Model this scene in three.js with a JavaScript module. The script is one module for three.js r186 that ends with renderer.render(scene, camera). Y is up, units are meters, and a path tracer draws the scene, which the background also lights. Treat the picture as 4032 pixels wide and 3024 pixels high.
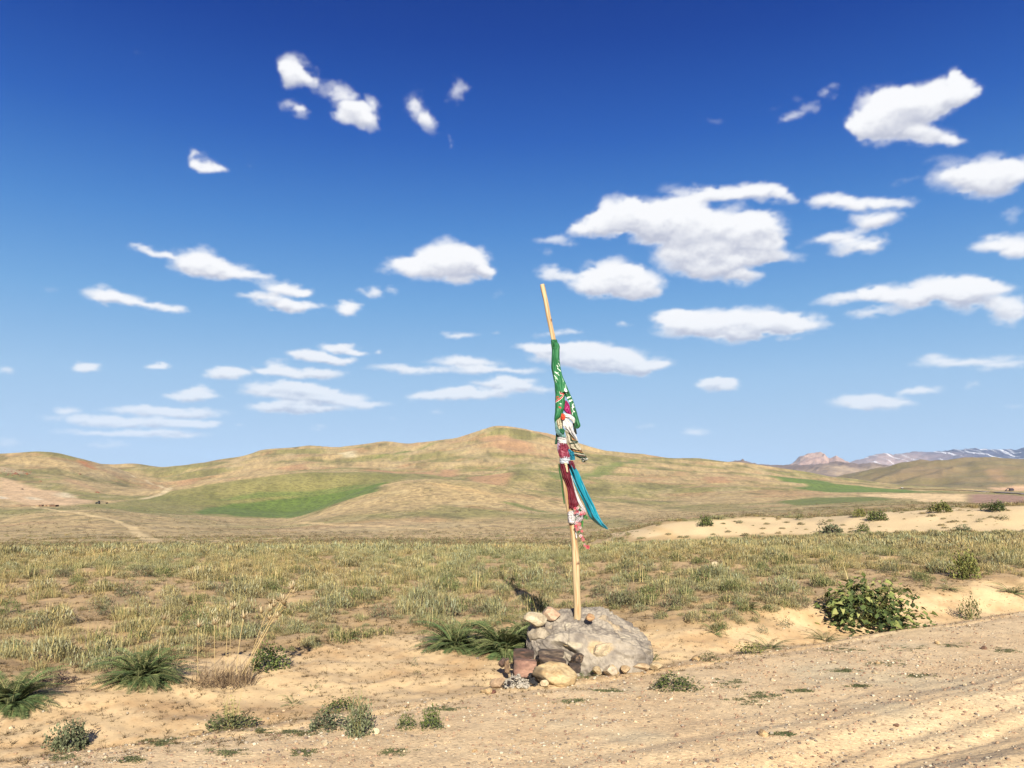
import * as THREE from 'three';
import { ImprovedNoise } from 'three/addons/math/ImprovedNoise.js';
import { mergeGeometries } from 'three/addons/utils/BufferGeometryUtils.js';

// ---------------------------------------------------------------- camera, exposure, sun
const scene = new THREE.Scene();
const EYE = 1.6, FOCAL = 3300, PITCH = Math.atan((1960 - 1512) / FOCAL);   // focal length in pixels of a 4032 x 3024 frame
const camera = new THREE.PerspectiveCamera(2 * Math.atan(1512 / FOCAL) * 180 / Math.PI, 4 / 3, 0.1, 40000);
camera.position.set(0, EYE, 0);
camera.rotation.set(PITCH, 0, 0);
const renderer = new THREE.WebGLRenderer({ antialias: true });
renderer.toneMapping = THREE.LinearToneMapping;
const EXPOSURE = 2.4;
renderer.toneMappingExposure = EXPOSURE;
renderer.shadowMap.enabled = true;
const SUN_EL = 24 * Math.PI / 180, SUN_AZ = 4.2 * Math.PI / 180;            // behind the camera, a touch to the right
const sun = new THREE.DirectionalLight(new THREE.Color().setRGB(1, 0.93, 0.8), 5);
sun.position.set(Math.sin(SUN_AZ) * Math.cos(SUN_EL), Math.sin(SUN_EL), Math.cos(SUN_AZ) * Math.cos(SUN_EL)).multiplyScalar(60);
sun.castShadow = true;
sun.shadow.mapSize.set(4096, 4096);
Object.assign(sun.shadow.camera, { left: -30, right: 30, top: 30, bottom: -30, near: 1, far: 200 });
sun.shadow.radius = 1;
scene.add(sun);

// ---------------------------------------------------------------- helpers
function rng(seed) { let a = seed | 0; return () => { a = (a + 0x6d2b79f5) | 0; let t = Math.imul(a ^ (a >>> 15), 1 | a); t = (t + Math.imul(t ^ (t >>> 7), 61 | t)) ^ t; return ((t ^ (t >>> 14)) >>> 0) / 4294967296; }; }
const perlin = new ImprovedNoise();
const N2 = (x, y, s = 0) => perlin.noise(x + 31.7 * s, y - 17.3 * s, 0.37 + 3.1 * s);
const N3 = (x, y, z) => perlin.noise(x, y, z);
function fbm(x, y, o = 4, s = 0) { let v = 0, a = 0.5; for (let i = 0; i < o; i++) { v += a * N2(x, y, s + i * 1.7); x = x * 2.03 + 5.1; y = y * 2.03 - 3.7; a *= 0.5; } return v; }
const clamp = (v, a = 0, b = 1) => Math.min(b, Math.max(a, v));
const lerp = (a, b, t) => a + (b - a) * t;
const sstep = (a, b, v) => { const t = clamp((v - a) / (b - a)); return t * t * (3 - 2 * t); };
const lin = (c) => { c /= 255; return c <= 0.04045 ? c / 12.92 : ((c + 0.055) / 1.055) ** 2.4; };
const ILL = [1.60, 1.60, 1.62];                                             // level ground in this light, per unit of base colour
const A = (r, g, b, k = 1) => [lin(r) / ILL[0] * k, lin(g) / ILL[1] * k, lin(b) / ILL[2] * k];
const col = (a) => new THREE.Color().setRGB(a[0], a[1], a[2]);
const mix3 = (a, b, t) => [lerp(a[0], b[0], t), lerp(a[1], b[1], t), lerp(a[2], b[2], t)];
const cp = Math.cos(PITCH), sp = Math.sin(PITCH);
const ray = (px, py) => { const X = (px - 2016) / FOCAL, Y = (1512 - py) / FOCAL; return { x: X, y: Y * cp + sp, d: cp - Y * sp }; };
const P = (px, py, d) => { const q = ray(px, py), t = d / q.d; return new THREE.Vector3(q.x * t, EYE + q.y * t, -d); };
const mpp = (d) => d * 0.99 / FOCAL;                                        // metres per frame pixel at forward distance d
const taken = new Map();
function numbered(name) { const n = taken.get(name) ?? 0; taken.set(name, n + 1); return n ? `${name}_${String(n).padStart(3, '0')}` : name; }
function tag(o, label, category, group, kind) { o.userData = { label, category }; if (group) o.userData.group = group; if (kind) o.userData.kind = kind; return o; }
function mesh(name, g, m, parent = scene) { const o = new THREE.Mesh(g, m); o.name = parent === scene ? numbered(name) : name; o.castShadow = o.receiveShadow = true; parent.add(o); return o; }
function struct(name, g, m, label) { const o = mesh(name, g, m); o.userData = { kind: 'structure' }; if (label) o.userData.label = label; return o; }
function thing(name, label, category, group) { const o = new THREE.Group(); o.name = numbered(name); scene.add(o); return tag(o, label, category, group); }
const STD = (o) => new THREE.MeshStandardMaterial({ roughness: 0.95, metalness: 0, side: THREE.DoubleSide, ...o });
class GB {                                                                  // collects triangles with colours
  constructor() { this.p = []; this.c = []; this.uv = []; this.i = []; }
  v(x, y, z, c, u = 0, w = 0) { this.p.push(x, y, z); this.c.push(c[0], c[1], c[2]); this.uv.push(u, w); return this.p.length / 3 - 1; }
  t(a, b, c) { this.i.push(a, b, c); }
  q(a, b, c, d) { this.i.push(a, b, c, a, c, d); }
  geo() {
    const g = new THREE.BufferGeometry();
    g.setAttribute('position', new THREE.Float32BufferAttribute(this.p, 3)); g.setAttribute('color', new THREE.Float32BufferAttribute(this.c, 3)); g.setAttribute('uv', new THREE.Float32BufferAttribute(this.uv, 2));
    g.setIndex(this.i); g.computeVertexNormals(); return g;
  }
}

// ---------------------------------------------------------------- sky: air and clouds, all the way round
{
  const W = 4096, H = 2048, data = new Float32Array(W * H * 4);
  const S = 4032 / 2212;                                                     // the cloud list is written in a 2212-pixel-wide frame
  const stops = [[-90, 150, 165, 175], [0, 196, 216, 238], [3, 188, 212, 238], [8, 160, 197, 233], [13, 118, 170, 222], [18, 80, 138, 208], [24, 42, 96, 184], [30, 20, 66, 156], [36, 11, 48, 132], [50, 9, 40, 116], [90, 8, 35, 104]];
  const air = (el) => { let k = 0; while (k < stops.length - 2 && el > stops[k + 1][0]) k++; const a = stops[k], b = stops[k + 1], t = clamp((el - a[0]) / (b[0] - a[0])); return [1, 2, 3].map((c) => lin(lerp(a[c], b[c], t)) / EXPOSURE); };
  const list = [];                                                           // azimuth, elevation, half width, half height (radians), strength
  const put = (cx, cy, rx, ry, o = 1) => { const q = ray(cx * S, cy * S), h = Math.hypot(q.x, q.d), k = 1 / (FOCAL * (1 + (((cx * S - 2016) ** 2 + (cy * S - 1512) ** 2) / FOCAL ** 2) * 0.5)); list.push([Math.atan2(q.x, q.d), Math.atan2(q.y, h), rx * S * k * 1.18, ry * S * k * (cy > 740 ? 1.45 : 1.32), o * (cy > 740 ? 1.45 : 1.05)]); };
  const seen = [
    [640, 148, 36, 28, .8], [652, 168, 26, 20, .7], [628, 150, 24, 12, .5], [700, 183, 44, 14, .45], [728, 200, 30, 14, .42], [638, 226, 30, 14, .6], [660, 244, 20, 16, .55],
    [758, 250, 36, 24, 1], [790, 268, 30, 16, .7], [735, 216, 32, 16, .5], [790, 212, 20, 14, .55], [806, 240, 20, 24, .45], [770, 232, 44, 14, .4],
    [902, 210, 22, 18, .45], [918, 236, 28, 22, .6], [938, 258, 22, 22, .6], [996, 196, 20, 24, .55], [978, 300, 9, 12, .5],
    [440, 342, 18, 16, .5], [450, 358, 22, 15, .66], [460, 368, 20, 9, .55], [433, 328, 12, 8, .4], [530, 360, 9, 4, .2], [290, 110, 12, 5, .16],
    [1905, 235, 62, 50, 1.1], [1940, 255, 78, 52, 1.1], [1985, 225, 62, 45, 1.05], [2060, 195, 50, 34, .95], [2085, 188, 36, 30, .9], [2010, 296, 60, 22, .9], [2060, 304, 36, 12, .75], [1872, 272, 30, 22, .8], [1925, 200, 40, 22, .9],
    [2125, 372, 62, 34, 1], [2150, 395, 62, 30, 1], [2060, 385, 50, 30, .62], [2180, 360, 34, 20, .7], [2035, 350, 40, 12, .3], [1960, 393, 40, 8, .25],
    [1780, 205, 18, 14, .5], [1700, 260, 34, 12, .55], [1740, 240, 24, 12, .4], [1715, 215, 20, 10, .2], [1660, 228, 18, 7, .22], [1545, 258, 18, 8, .2],
    [1330, 460, 58, 36, 1.1], [1290, 486, 46, 24, 1], [1250, 500, 26, 14, .7], [1400, 475, 80, 42, 1.15], [1470, 490, 90, 50, 1.2], [1560, 505, 100, 52, 1.2], [1640, 500, 60, 40, 1.05], [1660, 540, 50, 24, .8], [1500, 555, 90, 32, 1.05], [1560, 580, 70, 22, .9], [1610, 598, 44, 14, .8], [1710, 552, 44, 14, .5], [1610, 562, 60, 14, .7],
    [1500, 425, 56, 22, .9], [1570, 412, 60, 18, .95], [1640, 418, 70, 18, 1], [1700, 428, 26, 16, .7], [1450, 405, 30, 14, .35],
    [1790, 434, 52, 18, .9], [1860, 442, 62, 15, .95], [1940, 440, 44, 11, .75], [1895, 478, 66, 20, 1], [1800, 512, 60, 14, .8], [1850, 528, 60, 14, .8], [1890, 535, 30, 10, .6],
    [1190, 518, 44, 11, .62], [1178, 545, 16, 8, .36], [1235, 528, 16, 8, .4],
    [1320, 592, 64, 32, 1.1], [1370, 610, 66, 30, 1.1], [1270, 612, 60, 24, 1], [1205, 590, 40, 13, .75], [1330, 628, 90, 18, .9],
    [955, 548, 60, 34, 1.1], [1010, 570, 60, 30, 1.1], [930, 578, 70, 26, .95], [855, 578, 44, 16, .6], [880, 560, 40, 10, .5], [990, 606, 40, 11, .7], [1045, 590, 22, 12, .7],
    [420, 560, 66, 28, 1.15], [470, 580, 76, 22, 1.1], [540, 600, 46, 12, .85], [330, 544, 32, 9, .8], [610, 627, 60, 14, 1], [660, 634, 26, 9, .7],
    [555, 640, 46, 8, .75], [600, 655, 60, 11, .8], [650, 664, 56, 9, .75], [745, 668, 34, 11, .95],
    [225, 636, 40, 20, .85], [262, 650, 50, 14, .9], [300, 662, 30, 8, .6], [355, 668, 44, 11, .85], [110, 622, 25, 6, .26],
    [800, 632, 25, 9, .7], [845, 628, 18, 8, .55], [1076, 637, 12, 8, .22], [990, 720, 44, 9, .7], [1072, 722, 15, 5, .5], [1222, 718, 28, 8, .6], [1185, 722, 30, 6, .35],
    [1560, 686, 140, 20, 1], [1500, 706, 90, 22, .95], [1620, 706, 120, 22, 1], [1715, 700, 70, 22, .95], [1440, 682, 44, 12, .75], [1350, 703, 18, 7, .5], [1700, 732, 30, 6, .6], [1580, 728, 70, 12, .7],
    [1905, 632, 46, 22, 1], [1960, 648, 60, 20, .95], [2040, 625, 90, 26, 1.1], [2105, 640, 62, 30, 1.05], [1825, 645, 66, 12, .8], [1880, 676, 52, 10, .65], [2180, 672, 46, 26, .95], [2170, 630, 30, 10, .4],
    [2160, 522, 66, 18, .95], [2200, 540, 40, 18, .9], [2195, 470, 20, 20, .36],
    [1270, 765, 120, 22, .95], [1330, 785, 110, 20, .9], [1400, 795, 50, 10, .7], [1160, 748, 50, 9, .65], [1200, 755, 60, 14, .7],
    [2090, 783, 110, 10, .6], [2170, 792, 50, 7, .5], [2020, 775, 50, 6, .45], [1552, 828, 44, 10, .9], [1580, 836, 26, 6, .6],
    [1870, 866, 80, 13, .8], [1900, 876, 66, 8, .7], [1985, 845, 55, 7, .65], [2100, 835, 14, 6, .36],
    [670, 768, 52, 13, 1], [720, 776, 52, 10, .95], [740, 750, 44, 9, .8], [780, 760, 26, 6, .7], [822, 760, 10, 4, .5],
    [490, 810, 52, 12, .95], [590, 800, 44, 10, .8], [650, 808, 96, 9, .95], [600, 785, 30, 6, .4],
    [620, 842, 96, 16, 1], [700, 858, 100, 14, 1], [780, 874, 60, 7, .75], [620, 880, 84, 11, .95], [700, 884, 60, 7, .7],
    [420, 846, 46, 8, .7], [420, 857, 58, 6, .85], [360, 890, 130, 10, .85], [290, 912, 170, 10, .85], [420, 914, 60, 7, .6], [270, 937, 140, 7, .72], [380, 936, 70, 7, .5], [150, 888, 25, 8, .6], [230, 962, 45, 6, .36],
    [183, 793, 30, 8, .8], [338, 789, 24, 6, .8], [12, 800, 25, 7, .5], [20, 955, 40, 7, .3],
    [1010, 782, 90, 12, .7], [880, 800, 84, 8, .6], [1060, 800, 120, 7, .65], [1090, 826, 80, 10, .75], [1010, 850, 110, 12, .95], [940, 858, 70, 8, .75], [1150, 842, 60, 7, .5], [1110, 838, 40, 8, .6],
    [1390, 922, 20, 4, .26], [1500, 932, 28, 7, .5], [685, 920, 20, 5, .4], [855, 905, 12, 4, .32], [525, 922, 12, 4, .3], [945, 892, 14, 4, .32], [2195, 878, 20, 5, .32]];
  for (const c of seen) put(...c);
  const R = rng(77);
  for (let n = 0; n < 230; n++) {                                            // the same fair-weather clouds on the rest of the round
    const az = lerp(0.66, 2 * Math.PI - 0.66, R()), el = 0.03 + 0.85 * R() ** 1.6, s = 0.25 + 0.9 * R(), k = (0.02 + 0.09 * el) * s, o = 0.35 + 0.75 * R(), m = 2 + Math.floor(4 * R());
    for (let j = 0; j < m; j++) list.push([az + (R() - 0.5) * k * 3.4 / Math.cos(el), el + (R() - 0.5) * k * 0.5, k * (0.5 + R()), k * (0.16 + 0.22 * R() + 0.35 * el), o * (0.7 + 0.5 * R())]);
  }
  const D = new Float32Array(W * H), Y = new Float32Array(W * H), Q = new Float32Array(W * H), pi2 = 2 * Math.PI;
  const aw = new Float32Array(W * H * 2), done = new Uint8Array(W * H);
  for (const [az, el, rx, ry, o] of list) {
    const ce = Math.cos(el), ex = rx * 1.5 / ce, ey = ry * 1.6 + rx * 0.15;
    const r0 = Math.max(0, Math.floor(((el - ey) / Math.PI + 0.5) * H)), r1 = Math.min(H - 1, Math.ceil(((el + ey) / Math.PI + 0.5) * H));
    const c0 = Math.floor(((az - ex - Math.PI / 2) / pi2 + 0.5) * W), c1 = Math.ceil(((az + ex - Math.PI / 2) / pi2 + 0.5) * W);
    for (let r = r0; r <= r1; r++) {
      const e = ((r + 0.5) / H - 0.5) * Math.PI;
      for (let cc = c0; cc <= c1; cc++) {
        const c = ((cc % W) + W) % W, k = r * W + c, a = ((cc + 0.5) / W - 0.5) * pi2 + Math.PI / 2;
        if (!done[k]) {
          done[k] = 1;
          const fx = Math.sin(a) * 3, fz = Math.cos(a) * 3, sc = 9 / (0.25 + Math.max(0.02, e)), g = 0.011 * (0.18 + e);
          const nx = fx * sc * 0.34, ny = e * sc * 1.5, nz = fz * sc * 0.34;
          let wx = 0, wy = 0, am = 1, f = 1;
          for (let i = 0; i < 5; i++) { wx += am * N3(nx * f, ny * f, nz * f); wy += am * N3(nx * f + 40, ny * f + 9, nz * f + 3); am *= 0.6; f *= 2.1; }
          aw[2 * k] = wx * g * 2.2; aw[2 * k + 1] = wy * g * 1.3;
          let q = 0; am = 0.5; f = 2.0; for (let i = 0; i < 6; i++) { const v = N3(nx * f + 7, ny * f + 70, nz * f); q += am * (0.45 * v + 0.55 * (0.34 - 1.25 * Math.abs(v))); am *= 0.7; f *= 2.15; } Q[k] = q;
        }
        const dx = ((a - az) * ce + aw[2 * k]) / rx, dy = (e - el + aw[2 * k + 1]) / ry, q2 = dx * dx + dy * dy;
        if (q2 < 1) { const w = o * (1 - q2) ** 1.1; D[k] += w; Y[k] += w * dy; }
      }
    }
  }
  const DN = new Float32Array(W * H);
  for (let k = 0; k < W * H; k++) if (D[k] > 0) DN[k] = Math.min(D[k], 1.35) + Q[k] * 1.15 * Math.min(1, D[k] * 2.4);
  for (let r = 0; r < H; r++) {
    const el = ((r + 0.5) / H - 0.5) * 180, base = air(el), far = sstep(14, 1, el);
    for (let c = 0; c < W; c++) {
      const k = r * W + c, o = k * 4;
      let px = base;
      if (DN[k] > 0.02) {
        const al = (0.2 * sstep(0.0, 0.5, DN[k]) + 0.8 * sstep(0.08, lerp(0.78, 0.46, sstep(0.5, 1.1, D[k])), DN[k])) * (1 - 0.26 * far) * (0.34 + 0.66 * sstep(0.3, 0.95, D[k])), up = DN[Math.min(H - 1, r + 5) * W + c], up2 = DN[Math.min(H - 1, r + 14) * W + ((c + W - 5) % W)];
        const low = Y[k] / (D[k] + 1e-6);
        const shade = clamp(0.36 + (up - DN[k]) * 0.42 + (up2 - DN[k]) * 0.34 - low * 1.0) * sstep(0.25, 1.05, DN[k]);
        const w = mix3([lin(253), lin(253), lin(255)], [lin(194), lin(198), lin(214)], shade).map((v) => v / EXPOSURE);
        px = mix3(base, mix3(w, base, 0.22 * far), al);
      }
      data[o] = px[0]; data[o + 1] = px[1]; data[o + 2] = px[2]; data[o + 3] = 1;
    }
  }
  const t = new THREE.DataTexture(data, W, H, THREE.RGBAFormat, THREE.FloatType);
  t.mapping = THREE.EquirectangularReflectionMapping; t.magFilter = THREE.LinearFilter; t.needsUpdate = true;
  scene.background = t; scene.environment = t;
}

// ---------------------------------------------------------------- terrain
// Ridges and valleys, each at its own distance: [frame column, frame row] of points of it as the camera sees them.
const ridges = [
  [18, [[0, 2262], [2300, 2260], [3000, 2248], [4032, 2246]]],
  [30, [[0, 2194], [2300, 2188], [2800, 2172], [4032, 2156]]],
  [46, [[0, 2172], [2300, 2164], [2600, 2138], [3200, 2112], [4032, 2100]]],
  [54, [[0, 2165], [2250, 2156], [2400, 2115], [2600, 2064], [2800, 2047], [3200, 2036], [3500, 2012], [3800, 2000], [4032, 1989]]],
  [66, [[0, 2155], [2250, 2144], [2480, 2090], [2600, 2074], [2800, 2060], [3200, 2047], [3500, 2024], [3800, 2012], [4032, 2000]]],
  [140, [[0, 2104], [300, 2100], [640, 2104], [1000, 2106], [1500, 2102], [2000, 2094], [2400, 2078], [2600, 2050], [3000, 2028], [3300, 2006], [3600, 1988], [4032, 1982]]],
  [260, [[0, 2040], [150, 2018], [400, 2004], [640, 2030], [900, 2058], [1100, 2068], [1300, 2034], [1500, 2000], [1700, 1990], [1950, 2000], [2150, 2012], [2350, 2030], [2600, 2025], [3000, 1998], [3300, 1980], [3600, 1972], [4032, 1968]]],
  [380, [[0, 1992], [300, 1988], [640, 2000], [900, 2036], [1100, 2052], [1200, 2022], [1300, 1976], [1400, 1936], [1500, 1908], [1600, 1890], [1700, 1884], [1850, 1892], [2000, 1916], [2150, 1938], [2350, 1965], [2600, 1988], [3000, 1968], [3300, 1958], [3600, 1950], [4032, 1950]]],
  [470, [[0, 1962], [300, 1972], [640, 1985], [900, 2010], [1100, 2030], [1200, 2020], [1300, 1992], [1500, 1920], [1600, 1902], [1700, 1897], [1850, 1904], [2000, 1926], [2150, 1943], [2350, 1962], [2600, 1970], [3000, 1945], [3300, 1945], [3600, 1941], [4032, 1946]]],
  [640, [[0, 1902], [300, 1916], [500, 1940], [640, 1932], [800, 1905], [1000, 1876], [1200, 1856], [1400, 1853], [1500, 1858], [1600, 1866], [1750, 1880], [1900, 1870], [1980, 1856], [2060, 1848], [2150, 1854], [2350, 1882], [2600, 1905], [2900, 1905], [3200, 1916], [3500, 1932], [4032, 1942]]],
  [800, [[0, 1852], [300, 1872], [500, 1922], [640, 1937], [800, 1914], [1000, 1886], [1200, 1866], [1400, 1862], [1600, 1870], [1900, 1864], [2060, 1856], [2350, 1870], [2600, 1876], [2900, 1882], [3200, 1907], [3500, 1927], [4032, 1940]]],
  [1050, [[0, 1800], [70, 1793], [150, 1786], [220, 1790], [300, 1808], [400, 1832], [460, 1852], [530, 1884], [640, 1902], [800, 1878], [1000, 1852], [1200, 1832], [1400, 1828], [1600, 1824], [1800, 1800], [1950, 1780], [2100, 1790], [2300, 1812], [2600, 1840], [2900, 1860], [3200, 1894], [3500, 1922], [4032, 1938]]],
  [1500, [[0, 1838], [300, 1838], [400, 1838], [460, 1843], [530, 1835], [600, 1838], [640, 1843], [800, 1820], [930, 1808], [1050, 1775], [1230, 1765], [1340, 1772], [1440, 1758], [1520, 1745], [1620, 1755], [1700, 1738], [1800, 1730], [1880, 1700], [1950, 1678], [2000, 1679], [2060, 1690], [2160, 1710], [2250, 1745], [2350, 1775], [2450, 1788], [2620, 1797], [2720, 1805], [2850, 1825], [3000, 1848], [3150, 1870], [3300, 1892], [3500, 1916], [3700, 1930], [4032, 1936]]],
  [1900, [[0, 1900], [1950, 1820], [2600, 1860], [3000, 1890], [3300, 1915], [3500, 1926], [4032, 1931]]],
  [2300, [[0, 1960], [2600, 1940], [3200, 1925], [3500, 1922], [4032, 1922]]],
  [3200, [[0, 1985], [2600, 1960], [3000, 1930], [3250, 1892], [3450, 1850], [3600, 1825], [3800, 1803], [3900, 1800], [4032, 1811], [4250, 1835]]],
  [4300, [[0, 1985], [2600, 1975], [3000, 1960], [4032, 1920]]]];
const NB = 1800, lnR = [], tanE = [];
for (const [r, pts] of ridges) {
  const q = pts.map(([x, y]) => { const v = ray(x, y), h = Math.hypot(v.x, v.d); return [Math.atan2(v.x, v.d), v.y / h]; });
  const row = new Float32Array(NB);
  for (let i = 0; i < NB; i++) {
    const a = (i / NB - 0.5) * 2 * Math.PI;
    let v;
    if (a <= q[0][0] || a >= q[q.length - 1][0]) {                            // round the back from the right end to the left end
      const e = q[q.length - 1], span = 2 * Math.PI - (e[0] - q[0][0]), t = (a >= e[0] ? a - e[0] : a + 2 * Math.PI - e[0]) / span;
      v = lerp(e[1], q[0][1], t);
    } else { let k = 0; while (a > q[k + 1][0]) k++; v = lerp(q[k][1], q[k + 1][1], (a - q[k][0]) / (q[k + 1][0] - q[k][0])); }
    row[i] = v;
  }
  const sm = new Float32Array(NB);
  for (let i = 0; i < NB; i++) { let s = 0, w = 0; for (let j = -5; j <= 5; j++) { const g = Math.exp(-j * j / 7); s += g * row[(i + j + NB) % NB]; w += g; } sm[i] = s / w; }
  lnR.push(Math.log(r)); tanE.push(sm);
}
const at = (k, a) => { const f = (a / (2 * Math.PI) + 0.5) * NB, i = Math.floor(f), t = f - i, T = tanE[k]; return lerp(T[((i % NB) + NB) % NB], T[(((i + 1) % NB) + NB) % NB], t); };
function ridgeHeight(a, r) {
  const L = Math.log(r), n = lnR.length; let k = 0;
  if (L <= lnR[0]) return EYE + r * at(0, a);
  if (L >= lnR[n - 1]) return EYE + r * at(n - 1, a);
  while (L > lnR[k + 1]) k++;
  const y0 = at(k, a), y1 = at(k + 1, a), h = lnR[k + 1] - lnR[k], d = (y1 - y0) / h;
  const slope = (j, dl, dr, hl, hr) => (dl * dr <= 0 ? 0 : 3 * (hl + hr) / ((2 * hr + hl) / dl + (hr + 2 * hl) / dr));
  const m0 = k === 0 ? d : slope(k, (y0 - at(k - 1, a)) / (lnR[k] - lnR[k - 1]), d, lnR[k] - lnR[k - 1], h);
  const m1 = k + 2 >= n ? d : slope(k + 1, d, (at(k + 2, a) - y1) / (lnR[k + 2] - lnR[k + 1]), h, lnR[k + 2] - lnR[k + 1]);
  const t = (L - lnR[k]) / h, t2 = t * t, t3 = t2 * t;
  return EYE + r * ((2 * t3 - 3 * t2 + 1) * y0 + (t3 - 2 * t2 + t) * h * m0 + (-2 * t3 + 3 * t2) * y1 + (t3 - t2) * h * m1);
}
const edgeS = (x, d) => (d - 7.28 - 0.66 * x) * 0.8346;                       // metres beyond the road's edge
const roadS = (x, d) => edgeS(x, d) + 0.16 * N2(x * 0.9, d * 0.9, 3) + 0.06 * N2(x * 4, d * 4, 4);
const grassLine = (x) => lerp(lerp(2.3, 2.75, sstep(-4.5, -2, x)), 1.15, sstep(-1.2, 2.6, x));
function nearHeight(x, d) {
  const s = edgeS(x, d) + 0.12 * N2(x * 0.9, d * 0.9, 3), g = grassLine(x);
  const top = lerp(0.06, 0.25, sstep(0.6, 3.6, x)), ditch = -lerp(0.05, 0.09, sstep(1.5, 3.2, Math.abs(x - 0.5)));
  let h = 0;
  if (s < 0) {
    const along = (x * 0.8346 + d * 0.5508), rut = sstep(-1.2, -2.6, s);
    h = 0.02 * fbm(x * 0.8, d * 0.8, 3, 5) + 0.008 * N2(x * 6, d * 6, 6) + rut * (0.045 * Math.sin(s * 5.2 + 1.2 * N2(along * 0.3, s * 0.6, 8)) * clamp(0.55 + 1.3 * N2(along * 0.3, s * 0.7, 9)) + 0.03 * N2(along * 0.45, s * 5, 10) + 0.012 * N2(along * 0.8, s * 14, 11)) - 0.01 * sstep(-0.25, 0, s);
    if (s < -7) h += 0.0;
  } else {
    const w = 0.45, up = sstep(w * 0.5, g + 0.55, s);
    h = ditch * sstep(0, w, s) * (1 - up) + top * up;
    h += (0.07 * fbm(x * 1.3, d * 1.3, 3, 12) + 0.032 * fbm(x * 4, d * 4, 4, 13)) * sstep(0, 0.5, s);
    h += 0.07 * sstep(g, g + 1, s) * fbm(x * 0.7, d * 0.7, 3, 14) + sstep(g, g + 0.5, s) * 0.03 * N2(x * 2.1, d * 2.1, 15);
  }
  return h;
}
function height(x, z) {
  const d = -z, r = Math.hypot(x, d), a = Math.atan2(x, d);
  let h = 0;
  if (r < 34) h = nearHeight(x, d);
  if (r > 20) h = lerp(h, ridgeHeight(a, r) + 0.05 * fbm(x * 0.5, d * 0.5, 3, 14), sstep(20, 33, r));
  if (r > 40) {
    const g = sstep(40, 500, r);
    h += sstep(40, 90, r) * (0.35 * fbm(x / 14, d / 14, 3, 20) + 0.0014 * r * fbm(x / 80, d / 80, 2, 21)) + g * (0.0055 * r * fbm(x / 260, d / 260, 2, 22) + 0.0042 * r * (1 + 0.9 * sstep(500, 900, r)) * (0.3 - Math.abs(N2(x / 170 + 0.4 * N2(x / 90, d / 90, 2), d / 150, 23))) + 0.0009 * r * (0.3 - Math.abs(N2(x / 60, d / 50, 24))));
    const bank = sstep(44, 50, r) * sstep(70, 60, r) * sstep(0.08, 0.2, a);
    h += bank * (0.16 * fbm(x / 3, d / 3, 3, 26) + 0.3 * N2(x / 9, d / 9, 27));
  }
  return h;
}
const spot = (x, z) => new THREE.Vector3(x, height(x, z), z);
function groundAt(px, py) {                                                   // where the line of sight through that frame point meets the ground
  const q = ray(px, py); let d0 = 3, d1 = 3;
  const over = (d) => EYE + q.y * d / q.d - height(q.x * d / q.d, -d);
  while (d1 < 5000) { d1 = d0 * 1.006; if (over(d1) < 0) break; d0 = d1; }
  for (let i = 0; i < 24; i++) { const m = (d0 + d1) / 2; if (over(m) < 0) d1 = m; else d0 = m; }
  return spot(q.x * d0 / q.d, -d0);
}

// soil, crop fields, cuts and tracks as patches on the plan of the ground
const patches = [], tracks = [];
function patch(pts, c, o = {}) { patches.push({ pts: pts.map(([x, y]) => { const g = groundAt(x, y); return [g.x, -g.z]; }), c, soft: o.soft ?? 0.006, wob: o.wob ?? 0.022, k: o.k ?? 1, streak: o.streak, freq: o.freq ?? 0.03, bare: o.bare, crop: o.crop }); }
function trackLine(pts, c, w, k = 1) { tracks.push({ pts: pts.map(([x, y]) => { const g = groundAt(x, y); return [g.x, -g.z]; }), c, w, k }); }
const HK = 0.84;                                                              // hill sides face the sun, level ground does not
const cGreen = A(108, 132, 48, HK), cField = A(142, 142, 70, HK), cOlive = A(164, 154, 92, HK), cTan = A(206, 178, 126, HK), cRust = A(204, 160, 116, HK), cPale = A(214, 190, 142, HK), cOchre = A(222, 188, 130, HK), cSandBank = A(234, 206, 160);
patch([[300, 1992], [640, 1940], [800, 1910], [1000, 1882], [1200, 1861], [1400, 1858], [1600, 1872], [1540, 1900], [1400, 1950], [1266, 2010], [1110, 2040], [800, 2030], [560, 2020]], cField, { k: 0.75 });
patch([[747, 2016], [823, 1998], [900, 1985], [1050, 1968], [1200, 1955], [1400, 1925], [1528, 1897], [1490, 1935], [1393, 1960], [1266, 2004], [1190, 2030], [1108, 2036], [950, 2034], [886, 2024], [791, 2024]], cGreen, { k: 0.95, streak: cTan, crop: 1 });
patch([[842, 1970], [1013, 1934], [1400, 1910], [1500, 1900], [1400, 1922], [1100, 1955]], A(122, 138, 64, HK), { k: 0.8, streak: cTan, crop: 1 });
patch([[1452, 1809], [1566, 1784], [1705, 1742], [1735, 1738], [1705, 1752], [1604, 1780], [1477, 1808]], cGreen, { k: 0.8 });
patch([[1958, 1973], [2028, 1980], [2180, 2019], [2123, 2017], [2060, 2001]], cGreen, { k: 0.7 });
patch([[2110, 1850], [2218, 1880], [2338, 1853], [2502, 1806], [2520, 1812], [2408, 1856], [2313, 1880], [2287, 1893], [2180, 1890]], A(132, 146, 70, HK), { k: 0.8 });
patch([[3027, 1873], [3118, 1882], [3247, 1895], [3409, 1917], [3571, 1927], [3778, 1936], [3636, 1940], [3247, 1937], [3124, 1921], [3183, 1911]], A(112, 140, 54, HK), { k: 0.95, crop: 1 });
patch([[3066, 1974], [3215, 1959], [3442, 1956], [3513, 1968], [3247, 1985], [3118, 1989]], A(118, 132, 56, HK), { k: 0.9, crop: 1 });
patch([[2700, 1990], [2900, 1985], [3000, 2010], [2800, 2015], [2650, 2010]], cOlive, { k: 0.6 });
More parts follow.
